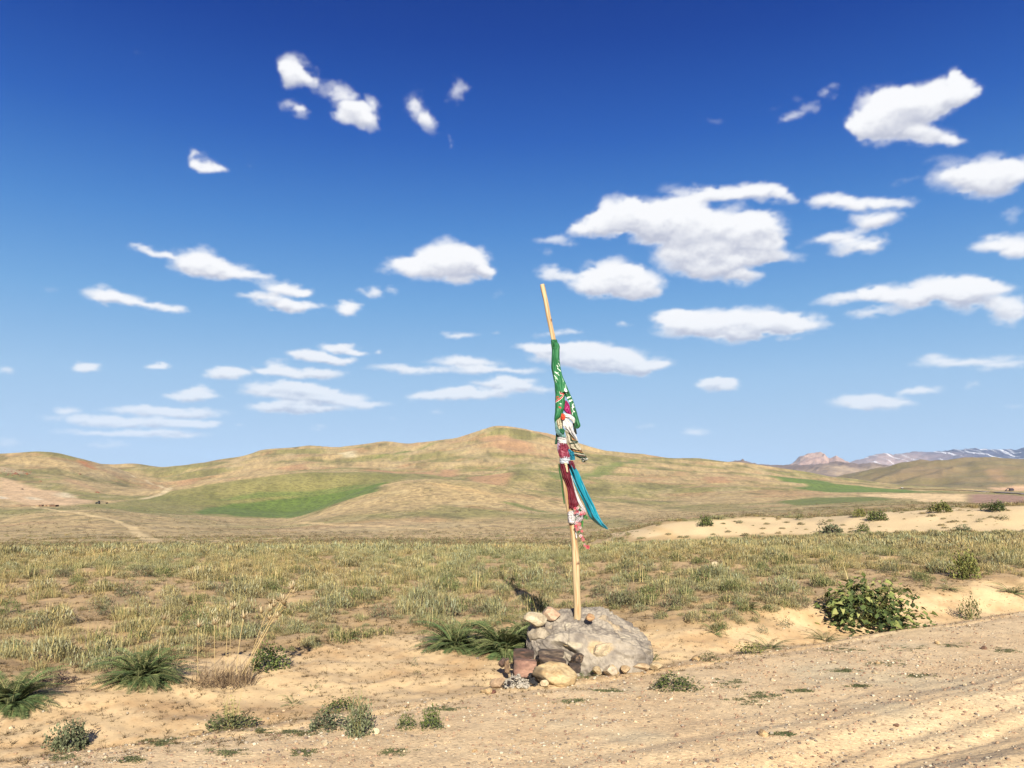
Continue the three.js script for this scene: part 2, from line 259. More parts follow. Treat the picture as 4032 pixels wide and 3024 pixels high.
patch([[2450, 2040], [2900, 2050], [2700, 2062], [2450, 2075], [2150, 2080]], A(150, 148, 84), { k: 0.6 });
patch([[1880, 1726], [1990, 1714], [2060, 1735], [2117, 1780], [2060, 1785], [1950, 1765]], cRust, { k: 0.85 });
patch([[1414, 1853], [1711, 1846], [1715, 1868], [1550, 1863]], cRust, { k: 0.9 });
patch([[1730, 1850], [1800, 1850], [1790, 1878], [1720, 1874]], cRust, { k: 0.9 });
patch([[1850, 1877], [2015, 1860], [2010, 1876], [1890, 1900]], cRust, { k: 0.9 });
patch([[1080, 1845], [1200, 1825], [1200, 1845], [1120, 1852]], cRust, { k: 0.8 });
patch([[700, 1905], [760, 1880], [800, 1885], [720, 1912]], cRust, { k: 0.7 });
patch([[2775, 1879], [2850, 1877], [2885, 1900], [2790, 1902]], cRust, { k: 0.9 });
patch([[2560, 1880], [2720, 1850], [2700, 1870], [2600, 1895]], cRust, { k: 0.5 });
patch([[1673, 1900], [1760, 1905], [1980, 1953], [1900, 1947], [1720, 1917]], cOchre, { k: 0.85 });
patch([[1740, 1785], [1830, 1760], [1900, 1770], [2000, 1830], [1900, 1810], [1800, 1790]], cPale, { k: 0.5 });
patch([[1340, 1785], [1390, 1775], [1400, 1800], [1370, 1800]], A(238, 220, 176, HK), { k: 0.9 });
patch([[1100, 2085], [1500, 2050], [2000, 2070], [1700, 2080], [1300, 2100]], cPale, { k: 0.5 });
patch([[0, 1880], [60, 1893], [150, 1928], [230, 1934], [300, 1963], [370, 1974], [265, 1990], [120, 1988], [0, 1962]], A(232, 196, 152, HK), { k: 1, bare: 1 });
patch([[0, 1955], [30, 1963], [0, 1963]], A(246, 232, 204, HK), { bare: 1 });
patch([[105, 1956], [130, 1957], [158, 1969], [120, 1966]], A(246, 226, 190, HK), { bare: 1 });
patch([[228, 1946], [250, 1937], [268, 1943], [288, 1960], [240, 1958]], A(244, 224, 184, HK), { bare: 1 });
patch([[310, 1812], [345, 1820], [370, 1848], [335, 1835]], A(206, 140, 92, HK), { k: 0.9 });
patch([[0, 1838], [70, 1850], [120, 1866], [60, 1866], [0, 1855]], A(224, 196, 160, HK), { k: 0.6 });
patch([[260, 1878], [390, 1930], [400, 1940], [330, 1915], [250, 1890]], A(212, 172, 128, HK), { k: 0.7 });
patch([[3380, 1948], [3500, 1944], [3800, 1946], [3815, 1974], [3660, 1982], [3600, 1966], [3480, 1957]], A(236, 204, 154), { bare: 1 });
patch([[3815, 1948], [3870, 1944], [4032, 1954], [4250, 1958], [4250, 1984], [3900, 1984], [3815, 1977]], A(170, 134, 114), { bare: 1, streak: A(205, 170, 140) });  // pit wall: purple-brown earth bands, shade of the cut painted in
patch([[3890, 1918], [3960, 1914], [4032, 1910], [4250, 1908], [4250, 1932], [3910, 1930]], A(226, 184, 144), { bare: 1 });
patch([[2330, 2128], [2420, 2098], [2600, 2066], [2800, 2050], [3200, 2039], [3500, 2015], [3800, 2003], [4032, 1992], [4300, 1985], [4300, 2090], [4032, 2092], [3600, 2098], [3000, 2104], [2700, 2113], [2500, 2122]], cSandBank, { bare: 1, wob: 0.03 });
patch([[2050, 2118], [2700, 2124], [3100, 2118], [2700, 2136], [2100, 2128]], A(214, 180, 126), { k: 0.7, bare: 1 });
patch([[3600, 1830], [3800, 1860], [3700, 1890], [3500, 1880]], A(176, 146, 106, HK), { k: 0.5 });
patch([[3860, 1850], [3960, 1845], [3990, 1900], [3900, 1890]], A(196, 156, 116, HK), { k: 0.6 });
trackLine([[610, 2136], [560, 2110], [520, 2075], [460, 2052], [380, 2035], [250, 2015], [130, 1994]], A(226, 198, 146), 0.9, 0.85);
trackLine([[470, 1848], [520, 1872], [580, 1894], [640, 1918], [664, 1926], [645, 1942], [560, 1965]], A(236, 212, 166, HK), 2.4, 0.85);
trackLine([[1180, 2058], [1300, 2066], [1500, 2072], [1720, 2086]], A(226, 194, 140), 1.6, 0.8);
trackLine([[600, 2140], [900, 2136], [1400, 2132], [2000, 2122]], A(212, 180, 124), 1.6, 0.5);
function polyDist(pts, x, y) {                                                // signed distance, inside positive
  let best = 1e18, inside = false;
  for (let i = 0, j = pts.length - 1; i < pts.length; j = i++) {
    const [ax, ay] = pts[j], [bx, by] = pts[i], dx = bx - ax, dy = by - ay, t = clamp(((x - ax) * dx + (y - ay) * dy) / (dx * dx + dy * dy + 1e-9)), ex = ax + t * dx - x, ey = ay + t * dy - y;
    best = Math.min(best, ex * ex + ey * ey);
    if ((by > y) !== (ay > y) && x < (ax - bx) * (y - by) / (ay - by) + bx) inside = !inside;
  }
  return (inside ? 1 : -1) * Math.sqrt(best);
}
function lineDist(pts, x, y) { let best = 1e18; for (let i = 1; i < pts.length; i++) { const [ax, ay] = pts[i - 1], [bx, by] = pts[i], dx = bx - ax, dy = by - ay, t = clamp(((x - ax) * dx + (y - ay) * dy) / (dx * dx + dy * dy + 1e-9)), ex = ax + t * dx - x, ey = ay + t * dy - y; best = Math.min(best, ex * ex + ey * ey); } return Math.sqrt(best); }
for (const p of patches) { const xs = p.pts.map((q) => q[0]), ys = p.pts.map((q) => q[1]), m = 0.1 * Math.hypot(xs[0], ys[0]); p.box = [Math.min(...xs) - m, Math.max(...xs) + m, Math.min(...ys) - m, Math.max(...ys) + m]; }
const soil = A(204, 172, 126), soil2 = A(182, 152, 108), sandC = A(232, 200, 152), sandD = A(212, 176, 128), roadC = A(238, 208, 164), roadP = A(228, 196, 152), roadG = A(218, 200, 164);
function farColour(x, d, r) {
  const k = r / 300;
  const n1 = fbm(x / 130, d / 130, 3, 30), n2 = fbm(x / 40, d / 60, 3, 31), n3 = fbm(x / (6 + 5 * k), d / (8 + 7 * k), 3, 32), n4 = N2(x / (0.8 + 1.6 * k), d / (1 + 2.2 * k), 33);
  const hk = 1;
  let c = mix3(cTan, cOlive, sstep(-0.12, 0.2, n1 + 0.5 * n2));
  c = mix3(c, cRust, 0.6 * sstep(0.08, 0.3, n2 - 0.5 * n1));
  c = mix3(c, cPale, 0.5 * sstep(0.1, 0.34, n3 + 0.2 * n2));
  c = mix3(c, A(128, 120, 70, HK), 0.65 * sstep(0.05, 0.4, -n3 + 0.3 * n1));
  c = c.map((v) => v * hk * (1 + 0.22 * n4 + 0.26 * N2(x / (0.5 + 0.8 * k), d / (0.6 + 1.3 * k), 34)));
  if (r > 1750) c = mix3(c, A(138, 122, 82, HK), 0.75);  // far hills: brown-olive scrub, tone also lowered for the cloud shadow there
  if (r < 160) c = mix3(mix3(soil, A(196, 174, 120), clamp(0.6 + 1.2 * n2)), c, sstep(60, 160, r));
  let bare = 0;
  for (const p of patches) {
    if (x < p.box[0] || x > p.box[1] || d < p.box[2] || d > p.box[3]) continue;
    const s = polyDist(p.pts, x, d) / r + p.wob * 0.55 * fbm(x / (r * p.freq), d / (r * p.freq), 3, 40), w = sstep(-p.soft, p.soft, s) * p.k;
    if (w > 0) {
      let pc = p.c;
      if (p.streak) pc = mix3(pc, p.streak, 0.7 * sstep(0.16, 0.36, fbm(x / (r * 0.04), d / (r * 0.12), 3, 41)));
      c = mix3(c, pc.map((v) => v * (1 + 0.16 * n4 + 0.2 * n3)), w); if ((p.bare || p.crop) && w > 0.4) bare = 1;
    }
  }
  for (const t of tracks) { const s = lineDist(t.pts, x, d), w = sstep(t.w * 1.15, t.w * 0.7, s + t.w * 0.4 * N2(x / t.w / 3, d / t.w / 3, 43)) * t.k; if (w > 0) { c = mix3(c, t.c, w); if (w > 0.4) bare = 1; } }
  return [c, bare];
}
function nearColour(x, d) {
  const s = roadS(x, d), g = grassLine(x) + 0.5 * N2(x * 0.8, d * 0.8, 16), n = fbm(x * 1.4, d * 1.4, 4, 17), f = fbm(x * 7, d * 7, 3, 18);
  if (s < 0) {
    let c = mix3(roadC, roadP, sstep(-0.2, 0.3, n));
    c = mix3(c, roadG, 0.7 * sstep(0.05, 0.35, fbm(x * 0.9, d * 0.9, 3, 19)));
    c = mix3(c, sandC, 0.35 * sstep(-1.2, -3.5, s));
    return [c.map((v) => v * (1 + 0.22 * f)), 0];
  }
  let c = mix3(sandC, sandD, sstep(-0.15, 0.35, n)), z = 1;
  const st = sstep(g - 0.1, g + 0.35, s);
  c = mix3(c, mix3(soil, soil2, sstep(-0.2, 0.3, n)), st);
  c = mix3(c, A(190, 152, 106), 0.5 * sstep(0.12, 0.3, f + 0.5 * n));
  return [c.map((v) => v * (1 + 0.26 * f)), st > 0.5 ? 2 : z];
}
let stoneBump;
{
  const az = []; const F = 36 * Math.PI / 180, NF = 780, NO = 80;
  for (let i = 0; i <= NF; i++) az.push(-F + 2 * F * i / NF);
  for (let i = 1; i < NO; i++) az.push(F + (2 * Math.PI - 2 * F) * i / NO);
  const rad = [0.05, 1, 2, 2.8], n1 = 300, n2 = 170, n3 = 360, n4 = 90;
  for (let i = 0; i <= n1; i++) rad.push(3.4 * (32 / 3.4) ** (i / n1));
  for (let i = 1; i <= n2; i++) rad.push(32 * (240 / 32) ** (i / n2));
  for (let i = 1; i <= n3; i++) rad.push(240 * (1560 / 240) ** (i / n3));
  for (let i = 1; i <= n4; i++) rad.push(1560 * (4300 / 1560) ** (i / n4));
  const C = az.length, Rn = rad.length, pos = new Float32Array(C * Rn * 3), clr = new Float32Array(C * Rn * 3), uv = new Float32Array(C * Rn * 2), zone = new Uint8Array(C * Rn);
  for (let j = 0; j < Rn; j++) for (let i = 0; i < C; i++) {
    const r = rad[j], x = Math.sin(az[i]) * r, d = Math.cos(az[i]) * r, k = j * C + i;
    pos[3 * k] = x; pos[3 * k + 1] = height(x, -d); pos[3 * k + 2] = -d; uv[2 * k] = x / 2; uv[2 * k + 1] = d / 2;
    let c, z;
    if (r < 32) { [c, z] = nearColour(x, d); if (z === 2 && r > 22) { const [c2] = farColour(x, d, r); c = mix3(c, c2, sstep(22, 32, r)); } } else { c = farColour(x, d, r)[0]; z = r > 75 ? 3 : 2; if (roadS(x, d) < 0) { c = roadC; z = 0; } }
    clr.set(c, 3 * k); zone[k] = z;
  }
  const parts = [[], [], [], []], all = [];
  for (let j = 0; j < Rn - 1; j++) for (let i = 0; i < C; i++) {
    const a = j * C + i, b = j * C + (i + 1) % C, c = a + C, e = b + C, z = Math.min(zone[a], zone[b], zone[c], zone[e]);
    parts[z].push(a, b, e, a, e, c); all.push(a, b, e, a, e, c);
  }
  const whole = new THREE.BufferGeometry(); whole.setAttribute('position', new THREE.BufferAttribute(pos, 3)); whole.setIndex(all); whole.computeVertexNormals();
  const nor = whole.attributes.normal.array;
  const cut = (idx) => {
    const m = new Map(), p = [], n = [], c = [], u = [], id = [];
    for (const v of idx) { let w = m.get(v); if (w === undefined) { w = m.size; m.set(v, w); p.push(pos[3 * v], pos[3 * v + 1], pos[3 * v + 2]); n.push(nor[3 * v], nor[3 * v + 1], nor[3 * v + 2]); c.push(clr[3 * v], clr[3 * v + 1], clr[3 * v + 2]); u.push(uv[2 * v], uv[2 * v + 1]); } id.push(w); }
    const g = new THREE.BufferGeometry(); for (const [k, a, s] of [['position', p, 3], ['normal', n, 3], ['color', c, 3], ['uv', u, 2]]) g.setAttribute(k, new THREE.Float32BufferAttribute(a, s));
    g.setIndex(id); return g;
  };
  const grain = (seed, n, lo, hi, base, sizes) => {                            // speckled ground, 2 m a side, repeats without a seam
    const T = 1024, d = new Uint8Array(T * T * 4), b = new Float32Array(T * T).fill(base), h = new Float32Array(T * T), R = rng(seed);
    for (let y = 0; y < T; y++) for (let x = 0; x < T; x++) { const a = x / T * 2 * Math.PI, e = y / T * 2 * Math.PI, q = N3(Math.cos(a) * 4 + 9, Math.sin(a) * 4 + Math.cos(e) * 4, Math.sin(e) * 4) + 0.6 * N3(Math.cos(a) * 14, Math.sin(a) * 14 + Math.cos(e) * 14, Math.sin(e) * 14); b[y * T + x] += 0.05 * q + 0.05 * (R() - 0.5); h[y * T + x] = 0.45 + 0.12 * q; }
    for (let i = 0; i < n; i++) {
      const cx = R() * T, cy = R() * T, s = lerp(sizes[0], sizes[1], R() ** 3), e = 0.6 + 0.6 * R(), v = lerp(lo, hi, R()), up = 0.12 + 0.4 * R();
      for (let y = -Math.ceil(s); y <= s; y++) for (let x = -Math.ceil(s * 1.3); x <= s * 1.3; x++) { const q = (x * e) ** 2 + (y / e) ** 2; if (q < s * s) { const k = ((Math.floor(cy + y) % T + T) % T) * T + ((Math.floor(cx + x) % T + T) % T); b[k] = v + 0.02 * (R() - 0.5); h[k] = clamp(0.45 + up * (1 - q / (s * s))); } }
    }
    const hb = new Uint8Array(T * T * 4);
    for (let k = 0; k < T * T; k++) { const v = clamp(b[k]) * 255; d.set([v, v, v, 255], 4 * k); const w = clamp(h[k]) * 255; hb.set([w, w, w, 255], 4 * k); }
    const mk = (a, srgb) => { const t = new THREE.DataTexture(a, T, T); t.wrapS = t.wrapT = THREE.RepeatWrapping; t.magFilter = THREE.LinearFilter; t.needsUpdate = true; return t; };
    return { map: mk(d), bumpMap: mk(hb) };
  };
  const gGravel = grain(1, 16000, 0.55, 1, 0.8, [1.2, 9]), gSand = grain(2, 2600, 0.6, 0.98, 0.86, [1, 6]), gSoil = grain(3, 5200, 0.55, 0.95, 0.82, [1, 7]);
  const M = (g, bs) => STD({ vertexColors: true, map: g.map, bumpMap: g.bumpMap, bumpScale: bs, roughness: 1, color: col([1.18, 1.18, 1.18]) });
  // scrub-dotted hill soil, 80 m a side: bushes too far away to tell apart
  const gScrub = grain(4, 5200, 0.42, 0.82, 0.86, [3, 17]), sc = (t) => { t.repeat.set(1 / 40, 1 / 40); return t; }, hillMat = STD({ vertexColors: true, map: sc(gScrub.map), roughness: 1, color: col([1.42, 1.42, 1.42]) });
  stoneBump = gSoil.bumpMap;
  struct('gravel_road', cut(parts[0]), M(gGravel, 0.005), 'pale pinkish gravel road with tyre ruts');
  struct('sandy_verge', cut(parts[1]), M(gSand, 0.006), 'bare sandy bank between the road and the steppe');
  struct('steppe_ground', cut(parts[2]), M(gSoil, 0.007), 'dry steppe soil between the sage tufts');
  struct('hills', cut(parts[3]), hillMat, 'rolling dry hills with green crop fields');
}

// ---------------------------------------------------------------- far mountains
function range(name, label, r0, rc, r1, crest, foot, colour, rough, seed) {
  const q = crest.map(([x, y]) => { const v = ray(x, y); return [Math.atan2(v.x, v.d), v.y / Math.hypot(v.x, v.d)]; });
  const a0 = q[0][0], a1 = q[q.length - 1][0], NA = 420, NR = 90, gb = new GB(), tf = (() => { const v = ray(2016, foot); return v.y / Math.hypot(v.x, v.d); })();
  for (let j = 0; j <= NR; j++) for (let i = 0; i <= NA; i++) {
    const a = lerp(a0, a1, i / NA), t = j / NR, r = t < 0.7 ? lerp(r0, rc, t / 0.7) : lerp(rc, r1, (t - 0.7) / 0.3), x = Math.sin(a) * r, d = Math.cos(a) * r;
    let k = 0; while (k < q.length - 2 && a > q[k + 1][0]) k++;
    const top = lerp(q[k][1], q[k + 1][1], clamp((a - q[k][0]) / (q[k + 1][0] - q[k][0])));
    const f = clamp(t < 0.7 ? t / 0.7 : 1 - (t - 0.7) / 0.3), sc = rc / 14;
    const ridge = 0.5 - Math.abs(N2(x / sc, d / (sc * 2.5), seed)) * 1.6, rid2 = 0.5 - Math.abs(N2(x / sc * 2.7, d / sc * 1.3, seed + 1)) * 1.6;
    const bump = (ridge * 0.6 + rid2 * 0.4 + 0.5 * fbm(x / sc * 5, d / sc * 5, 4, seed + 2)), jag = 0.05 * fbm(x / rc * 160, seed, 3, seed);
    const full = (top - tf) * r * (1 + jag * 2.2), h = EYE + tf * r + full * f ** 0.85 * (1 + rough * bump * (1 - 0.7 * f ** 6));
    const c = colour(x, d, f, bump, a, rid2);
    gb.v(x, h, -d, c);
  }
  for (let j = 0; j < NR; j++) for (let i = 0; i < NA; i++) { const a = j * (NA + 1) + i; gb.q(a, a + 1, a + NA + 2, a + NA + 1); }
  return struct(name, gb.geo(), STD({ vertexColors: true, roughness: 1 }), label);
}
range('foothills', 'bare brown foothills below the far mountains', 4600, 6200, 7400, [[2700, 1846], [2880, 1824], [2925, 1820], [2970, 1828], [3030, 1838], [3090, 1838], [3160, 1833], [3240, 1822], [3285, 1816], [3330, 1822], [3380, 1832], [3430, 1828], [3500, 1838], [3700, 1850], [4400, 1860]], 1905,
  (x, d, f, b) => mix3(A(206, 180, 150, 0.75), A(146, 124, 112, 0.75), sstep(-0.2, 0.3, fbm(x / 500, d / 800, 4, 61) + 0.5 * b)), 0.6, 60);
range('rocky_peaks', 'pinkish bare rock peaks in the far distance', 8200, 9400, 10400, [[3080, 1850], [3120, 1828], [3150, 1806], [3180, 1793], [3215, 1787], [3245, 1791], [3262, 1806], [3280, 1800], [3292, 1795], [3306, 1803], [3330, 1816], [3360, 1830], [3420, 1850]], 1900,
  (x, d, f, b) => mix3(A(226, 194, 172, 0.8), A(186, 154, 142, 0.8), sstep(-0.2, 0.4, fbm(x / 400, d / 900, 4, 63) + 0.6 * b)), 0.5, 64);
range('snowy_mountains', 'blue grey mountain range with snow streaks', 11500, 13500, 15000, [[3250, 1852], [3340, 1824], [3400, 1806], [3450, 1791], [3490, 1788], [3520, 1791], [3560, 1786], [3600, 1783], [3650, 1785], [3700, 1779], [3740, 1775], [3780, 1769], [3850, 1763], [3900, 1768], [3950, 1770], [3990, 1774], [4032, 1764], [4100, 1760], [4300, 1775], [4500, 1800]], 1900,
  (x, d, f, b, a, r2) => { const s = 1.1 * N2(x / 55 + 1.2 * N2(x / 300, f * 3, 65), f * 1.2, 66) + 0.5 * N2(x / 26, f * 3, 68) + 0.4 * N2(x / 700, 3, 69) + 0.25 * (f - 0.7); const rock = mix3(A(196, 168, 158, 0.8), A(98, 94, 118, 0.75), sstep(0.38, 0.50, a + 0.06 * N2(x / 900, d / 900, 5))); return mix3(rock, [0.78, 0.79, 0.82], 0.8 * sstep(0.30, 0.42, s) * sstep(0.35, 0.6, f)); }, 0.3, 67);  // cloud shadow painted into the rock colour: dark blue towards the right

// ---------------------------------------------------------------- haze over the far land
scene.fog = new THREE.FogExp2(new THREE.Color().setRGB(0.42, 0.66, 1.0), 2.3e-5);

// ---------------------------------------------------------------- stones, cairn and fire ring
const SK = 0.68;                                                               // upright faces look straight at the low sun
function rockGeo(seed, o = {}) {                                              // a stone about 1 across: a ball cut by flat faces, then roughened
  const R = rng(seed), { cuts = 15, detail = 9, rough = 0.04, lo = 0.5, hi = 0.82, c1 = A(222, 196, 156), c2 = A(192, 164, 124), soot = null, box = 0 } = o;
  const g0 = new THREE.IcosahedronGeometry(1, detail), p = g0.attributes.position, planes = [];
  if (box) for (const [x, y, z] of [[1, 0, 0], [-1, 0, 0], [0, 1, 0], [0, -1, 0], [0, 0, 1], [0, 0, -1]]) planes.push([new THREE.Vector3(x + (R() - 0.5) * 0.25, y + (R() - 0.5) * 0.25, z + (R() - 0.5) * 0.25).normalize(), box * (0.92 + 0.12 * R())]);
  for (let i = 0; i < cuts; i++) planes.push([new THREE.Vector3(R() * 2 - 1, R() * 2 - 1, R() * 2 - 1).normalize(), lerp(lo, hi, R())]);
  const out = new Float32Array(p.count * 3), uv = new Float32Array(p.count * 2), cc = new Float32Array(p.count * 3), v = new THREE.Vector3(), ox = R() * 50;
  for (let i = 0; i < p.count; i++) {
    v.fromBufferAttribute(p, i);
    for (const [n, d] of planes) { const q = v.dot(n); if (q > d) v.addScaledVector(n, (d - q) * 0.99); }
    const b = 1 + rough * (1.6 * N3(v.x * 2.2 + ox, v.y * 2.2, v.z * 2.2) + N3(v.x * 6 + ox, v.y * 6, v.z * 6) + 0.6 * N3(v.x * 14, v.y * 14 + ox, v.z * 14) + 0.3 * N3(v.x * 30, v.y * 30 + ox, v.z * 30));
    v.multiplyScalar(0.5 * b); out.set([v.x, v.y, v.z], 3 * i); uv.set([v.x * 0.35 + v.z * 0.2 + ox, v.y * 0.35 + v.z * 0.15], 2 * i);
    let c = mix3(c1, c2, sstep(-0.25, 0.3, N3(v.x * 3 + ox, v.y * 4, v.z * 3) + 0.6 * N3(v.x * 11, v.y * 11 + ox, v.z * 11)));
    if (soot) { const w = soot(v, N3(v.x * 5 + ox, v.y * 5, v.z * 5)); c = mix3(c, A(62, 50, 44), w); }
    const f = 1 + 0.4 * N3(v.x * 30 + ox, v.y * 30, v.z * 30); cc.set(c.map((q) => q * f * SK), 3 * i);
  }
  const g = new THREE.BufferGeometry(); g.setAttribute('position', new THREE.BufferAttribute(out, 3)); g.setAttribute('color', new THREE.BufferAttribute(cc, 3)); g.setAttribute('uv', new THREE.BufferAttribute(uv, 2));
  const m = new Map(), idx = [];                                              // weld, then smooth normals that keep the facets readable
  const key = (i) => `${Math.round(p.getX(i) * 1e4)},${Math.round(p.getY(i) * 1e4)},${Math.round(p.getZ(i) * 1e4)}`;
  for (let i = 0; i < p.count; i++) { const k = key(i); if (!m.has(k)) m.set(k, i); idx.push(m.get(k)); }
  g.setIndex(idx); g.computeVertexNormals(); return g;
}
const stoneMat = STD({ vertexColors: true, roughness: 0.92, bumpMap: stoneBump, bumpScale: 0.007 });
const CD = 8.55;                                                              // forward distance of the pole
// a stone that fills the frame box l..r, t..b, standing at forward distance d
function stone(name, label, l, r, t, b, d, o = {}) {
  const c = P((l + r) / 2, (t + b) / 2, d), w = (r - l) * mpp(d), h = (b - t) * mpp(d);
  const m = mesh(name, rockGeo(o.seed ?? Math.round(l * 7 + t), o), stoneMat);
  m.position.copy(c); m.scale.set(w * (o.kx ?? 1.12), h * (o.ky ?? 1.12), (o.depth ?? (w + h) / 2) * 1.1); m.rotation.set(0, o.turn ?? 0, o.tilt ?? 0);
  return tag(m, label, 'stone', o.group);
}
{
  // the mound: rough mortar over boulders
  const t = thing('cairn', 'grey rough mortar and boulder mound that holds the wooden pole', 'cairn');
  const c = P(2322, 2600, CD); c.y = height(c.x, c.z) - 0.06; t.position.copy(c);
  const g = new THREE.SphereGeometry(1, 300, 190), p = g.attributes.position, cc = [], guv = [], v = new THREE.Vector3();
  const CR = rng(62), seeds = []; for (let i = 0; i < 46; i++) seeds.push([CR() * 1.3 - 0.65, CR() * 0.6, CR() * 1.1 - 0.5, CR() - 0.5, CR() - 0.5, CR() - 0.5]);
  const cells = (x, y, z) => { let b1 = 9, b2 = 9, s1 = null; for (const s of seeds) { const e = (x - s[0]) ** 2 + (y - s[1]) ** 2 * 1.6 + (z - s[2]) ** 2; if (e < b1) { b2 = b1; b1 = e; s1 = s; } else if (e < b2) b2 = e; } const gap = sstep(0, 0.035, Math.sqrt(b2) - Math.sqrt(b1)); return gap * (0.35 + 1.6 * ((x - s1[0]) * s1[3] + (y - s1[1]) * s1[4] + (z - s1[2]) * s1[5]) * 2) - 0.15; };   // stones bedded in the mortar
  const MR = rng(61), mp = []; for (let i = 0; i < 26; i++) mp.push([new THREE.Vector3(MR() * 2 - 1, MR() * 1.1 - 0.1, MR() * 2 - 1).normalize(), 0.84 + 0.12 * MR()]);
  const grey = A(204, 190, 172), grey2 = A(160, 148, 136), pale = A(226, 198, 156), white = A(232, 216, 188);
  for (let i = 0; i < p.count; i++) {
    v.fromBufferAttribute(p, i);
    for (const [pn, pd] of mp) { const q = v.dot(pn); if (q > pd) v.addScaledVector(pn, (pd - q) * 0.9); }
    const n = 3.6, k = (Math.abs(v.x) ** n + Math.abs(v.y) ** n + Math.abs(v.z) ** n) ** (-1 / n); v.multiplyScalar(k);
    let x = v.x * 0.615, y = v.y * 0.78, z = v.z * 0.50;
    const lid = 0.55 - 0.13 * sstep(-0.32, 0.42, z) - 0.5 * Math.max(0, x - 0.2) - 0.3 * Math.max(0, -x - 0.3), sq = Math.sqrt((y - lid) ** 2 + 0.004); y = (y + lid - sq) / 2 + 0.012;   // a flat slanting top
    const hgt = clamp(y / 0.5);
    x = x * (1 - 0.05 * hgt) - 0.03 * hgt;
              // the top falls away to the right
    z = z * (1 - 0.16 * hgt) - 0.05 * hgt;
    const dir = v.clone().normalize();
    const cell = cells(x, y, z), big = 0.04 * N3(x * 2.6 + 3, y * 2.6, z * 2.6 + 1) + 0.05 * cell, mid = 0.012 * (0.35 - Math.abs(N3(x * 9, y * 11, z * 9 + 5))) + 0.016 * N3(x * 17, y * 19, z * 17), fine = 0.02 * N3(x * 30, y * 30, z * 30) + 0.008 * N3(x * 70, y * 70, z * 70);
    let add = big + mid + fine;
    const crack = Math.abs(y - 0.30 + 0.32 * (x + 0.29) + 0.03 * N3(x * 9, 2, z * 9)) - 0.014 * sstep(-0.44, -0.3, x); // the open seam under the ledge at the left of the face
    if (z > 0) add -= 0.13 * sstep(0.022, 0.0, crack) * sstep(-0.44, -0.36, x) * sstep(-0.12, -0.2, x);
    const hollow = Math.exp(-(((x + 0.30) / 0.20) ** 2 + ((y - 0.13) / 0.11) ** 2)); if (z > 0) add -= 0.09 * hollow;
    x += dir.x * add; y += dir.y * add; z += dir.z * add;
    p.setXYZ(i, x, y, z);
    let q = mix3(grey, grey2, sstep(-0.3, 0.35, N3(x * 5, y * 5, z * 5) + 0.5 * N3(x * 16, y * 16, z * 16)));
    q = mix3(q, pale, 0.7 * sstep(0.30, 0.5, N3(x * 2.7 + 8, y * 3.4 + 1, z * 2.7 + 2) + 0.25 * N3(x * 10, y * 10, z * 10)));
    const st = Math.exp(-(((x - 0.06) / 0.13) ** 2 + ((y - 0.30) / 0.07) ** 2)); if (z > 0) q = mix3(q, pale, sstep(0.35, 0.6, st + 0.3 * N3(x * 9, y * 9, z * 9)));
    const s2 = Math.exp(-(((x + 0.20) / 0.11) ** 2 + ((y - 0.33) / 0.05) ** 2)); if (z > 0) q = mix3(q, white, sstep(0.4, 0.65, s2 + 0.3 * N3(x * 9, y * 9, z * 9 + 3)));
    q = mix3(q, white, 0.6 * sstep(0.34, 0.5, N3(x * 6 + 20, y * 9, z * 6) + 0.3 * N3(x * 22, y * 22, z * 22)));
    const f = 1 + 0.22 * N3(x * 45, y * 45, z * 45); cc.push(...q.map((e) => e * f * 0.6)); guv.push(x * 0.9 + z * 0.35, y * 0.9 + z * 0.5);
  }
  g.setAttribute('color', new THREE.Float32BufferAttribute(cc, 3)); g.setAttribute('uv', new THREE.Float32BufferAttribute(guv, 2)); g.computeVertexNormals();
  mesh('mortar', g, stoneMat, t);
  const emb = (x, y, z, w, h, d, seed, o) => { const s = mesh('stone', rockGeo(seed, { cuts: 10, ...o }), stoneMat, t); s.position.set(x, y, z); s.scale.set(w, h, d); s.rotation.set(0.2, seed, 0.15); };
  emb(-0.20, 0.335, 0.335, 0.22, 0.07, 0.16, 301, { c1: A(236, 212, 168), c2: A(222, 190, 140) });
  emb(0.10, 0.30, 0.385, 0.27, 0.15, 0.14, 302, { c1: A(222, 200, 164), c2: A(204, 182, 152) });
  emb(0.46, 0.25, 0.20, 0.20, 0.12, 0.2, 303, { c1: A(230, 216, 190), c2: A(200, 184, 160) });
  emb(0.17, 0.09, 0.47, 0.16, 0.15, 0.12, 304, { c1: A(234, 204, 150), c2: A(214, 180, 130) });
  emb(-0.50, 0.27, 0.17, 0.15, 0.13, 0.16, 305, { c1: A(232, 218, 190), c2: A(206, 186, 158) });
  emb(-0.15, 0.16, 0.40, 0.17, 0.14, 0.15, 306, { c1: A(176, 164, 144), c2: A(156, 144, 126), rough: 0.08 });
  emb(0.37, 0.06, 0.40, 0.26, 0.2, 0.2, 307, { c1: A(186, 172, 152), c2: A(166, 152, 134), rough: 0.07 });
}
stone('cairn_stone', 'cream flat boulder on the upper left shoulder of the cairn', 2064, 2152, 2406, 2466, 8.35, { c1: A(240, 224, 190), c2: A(226, 204, 168), rough: 0.04, cuts: 12, depth: 0.2, tilt: 0.12 });
stone('cairn_stone', 'pinkish pale stone behind the cream boulder on the cairn', 2120, 2202, 2393, 2442, 8.58, { c1: A(232, 200, 168), c2: A(214, 176, 146), cuts: 9, depth: 0.2 });
stone('cairn_stone', 'grey stone tucked under the cream boulder beside the fern-leaved clumps', 2076, 2166, 2448, 2540, 8.4, { c1: A(204, 188, 164), c2: A(176, 160, 138), cuts: 12, depth: 0.26, rough: 0.05 });
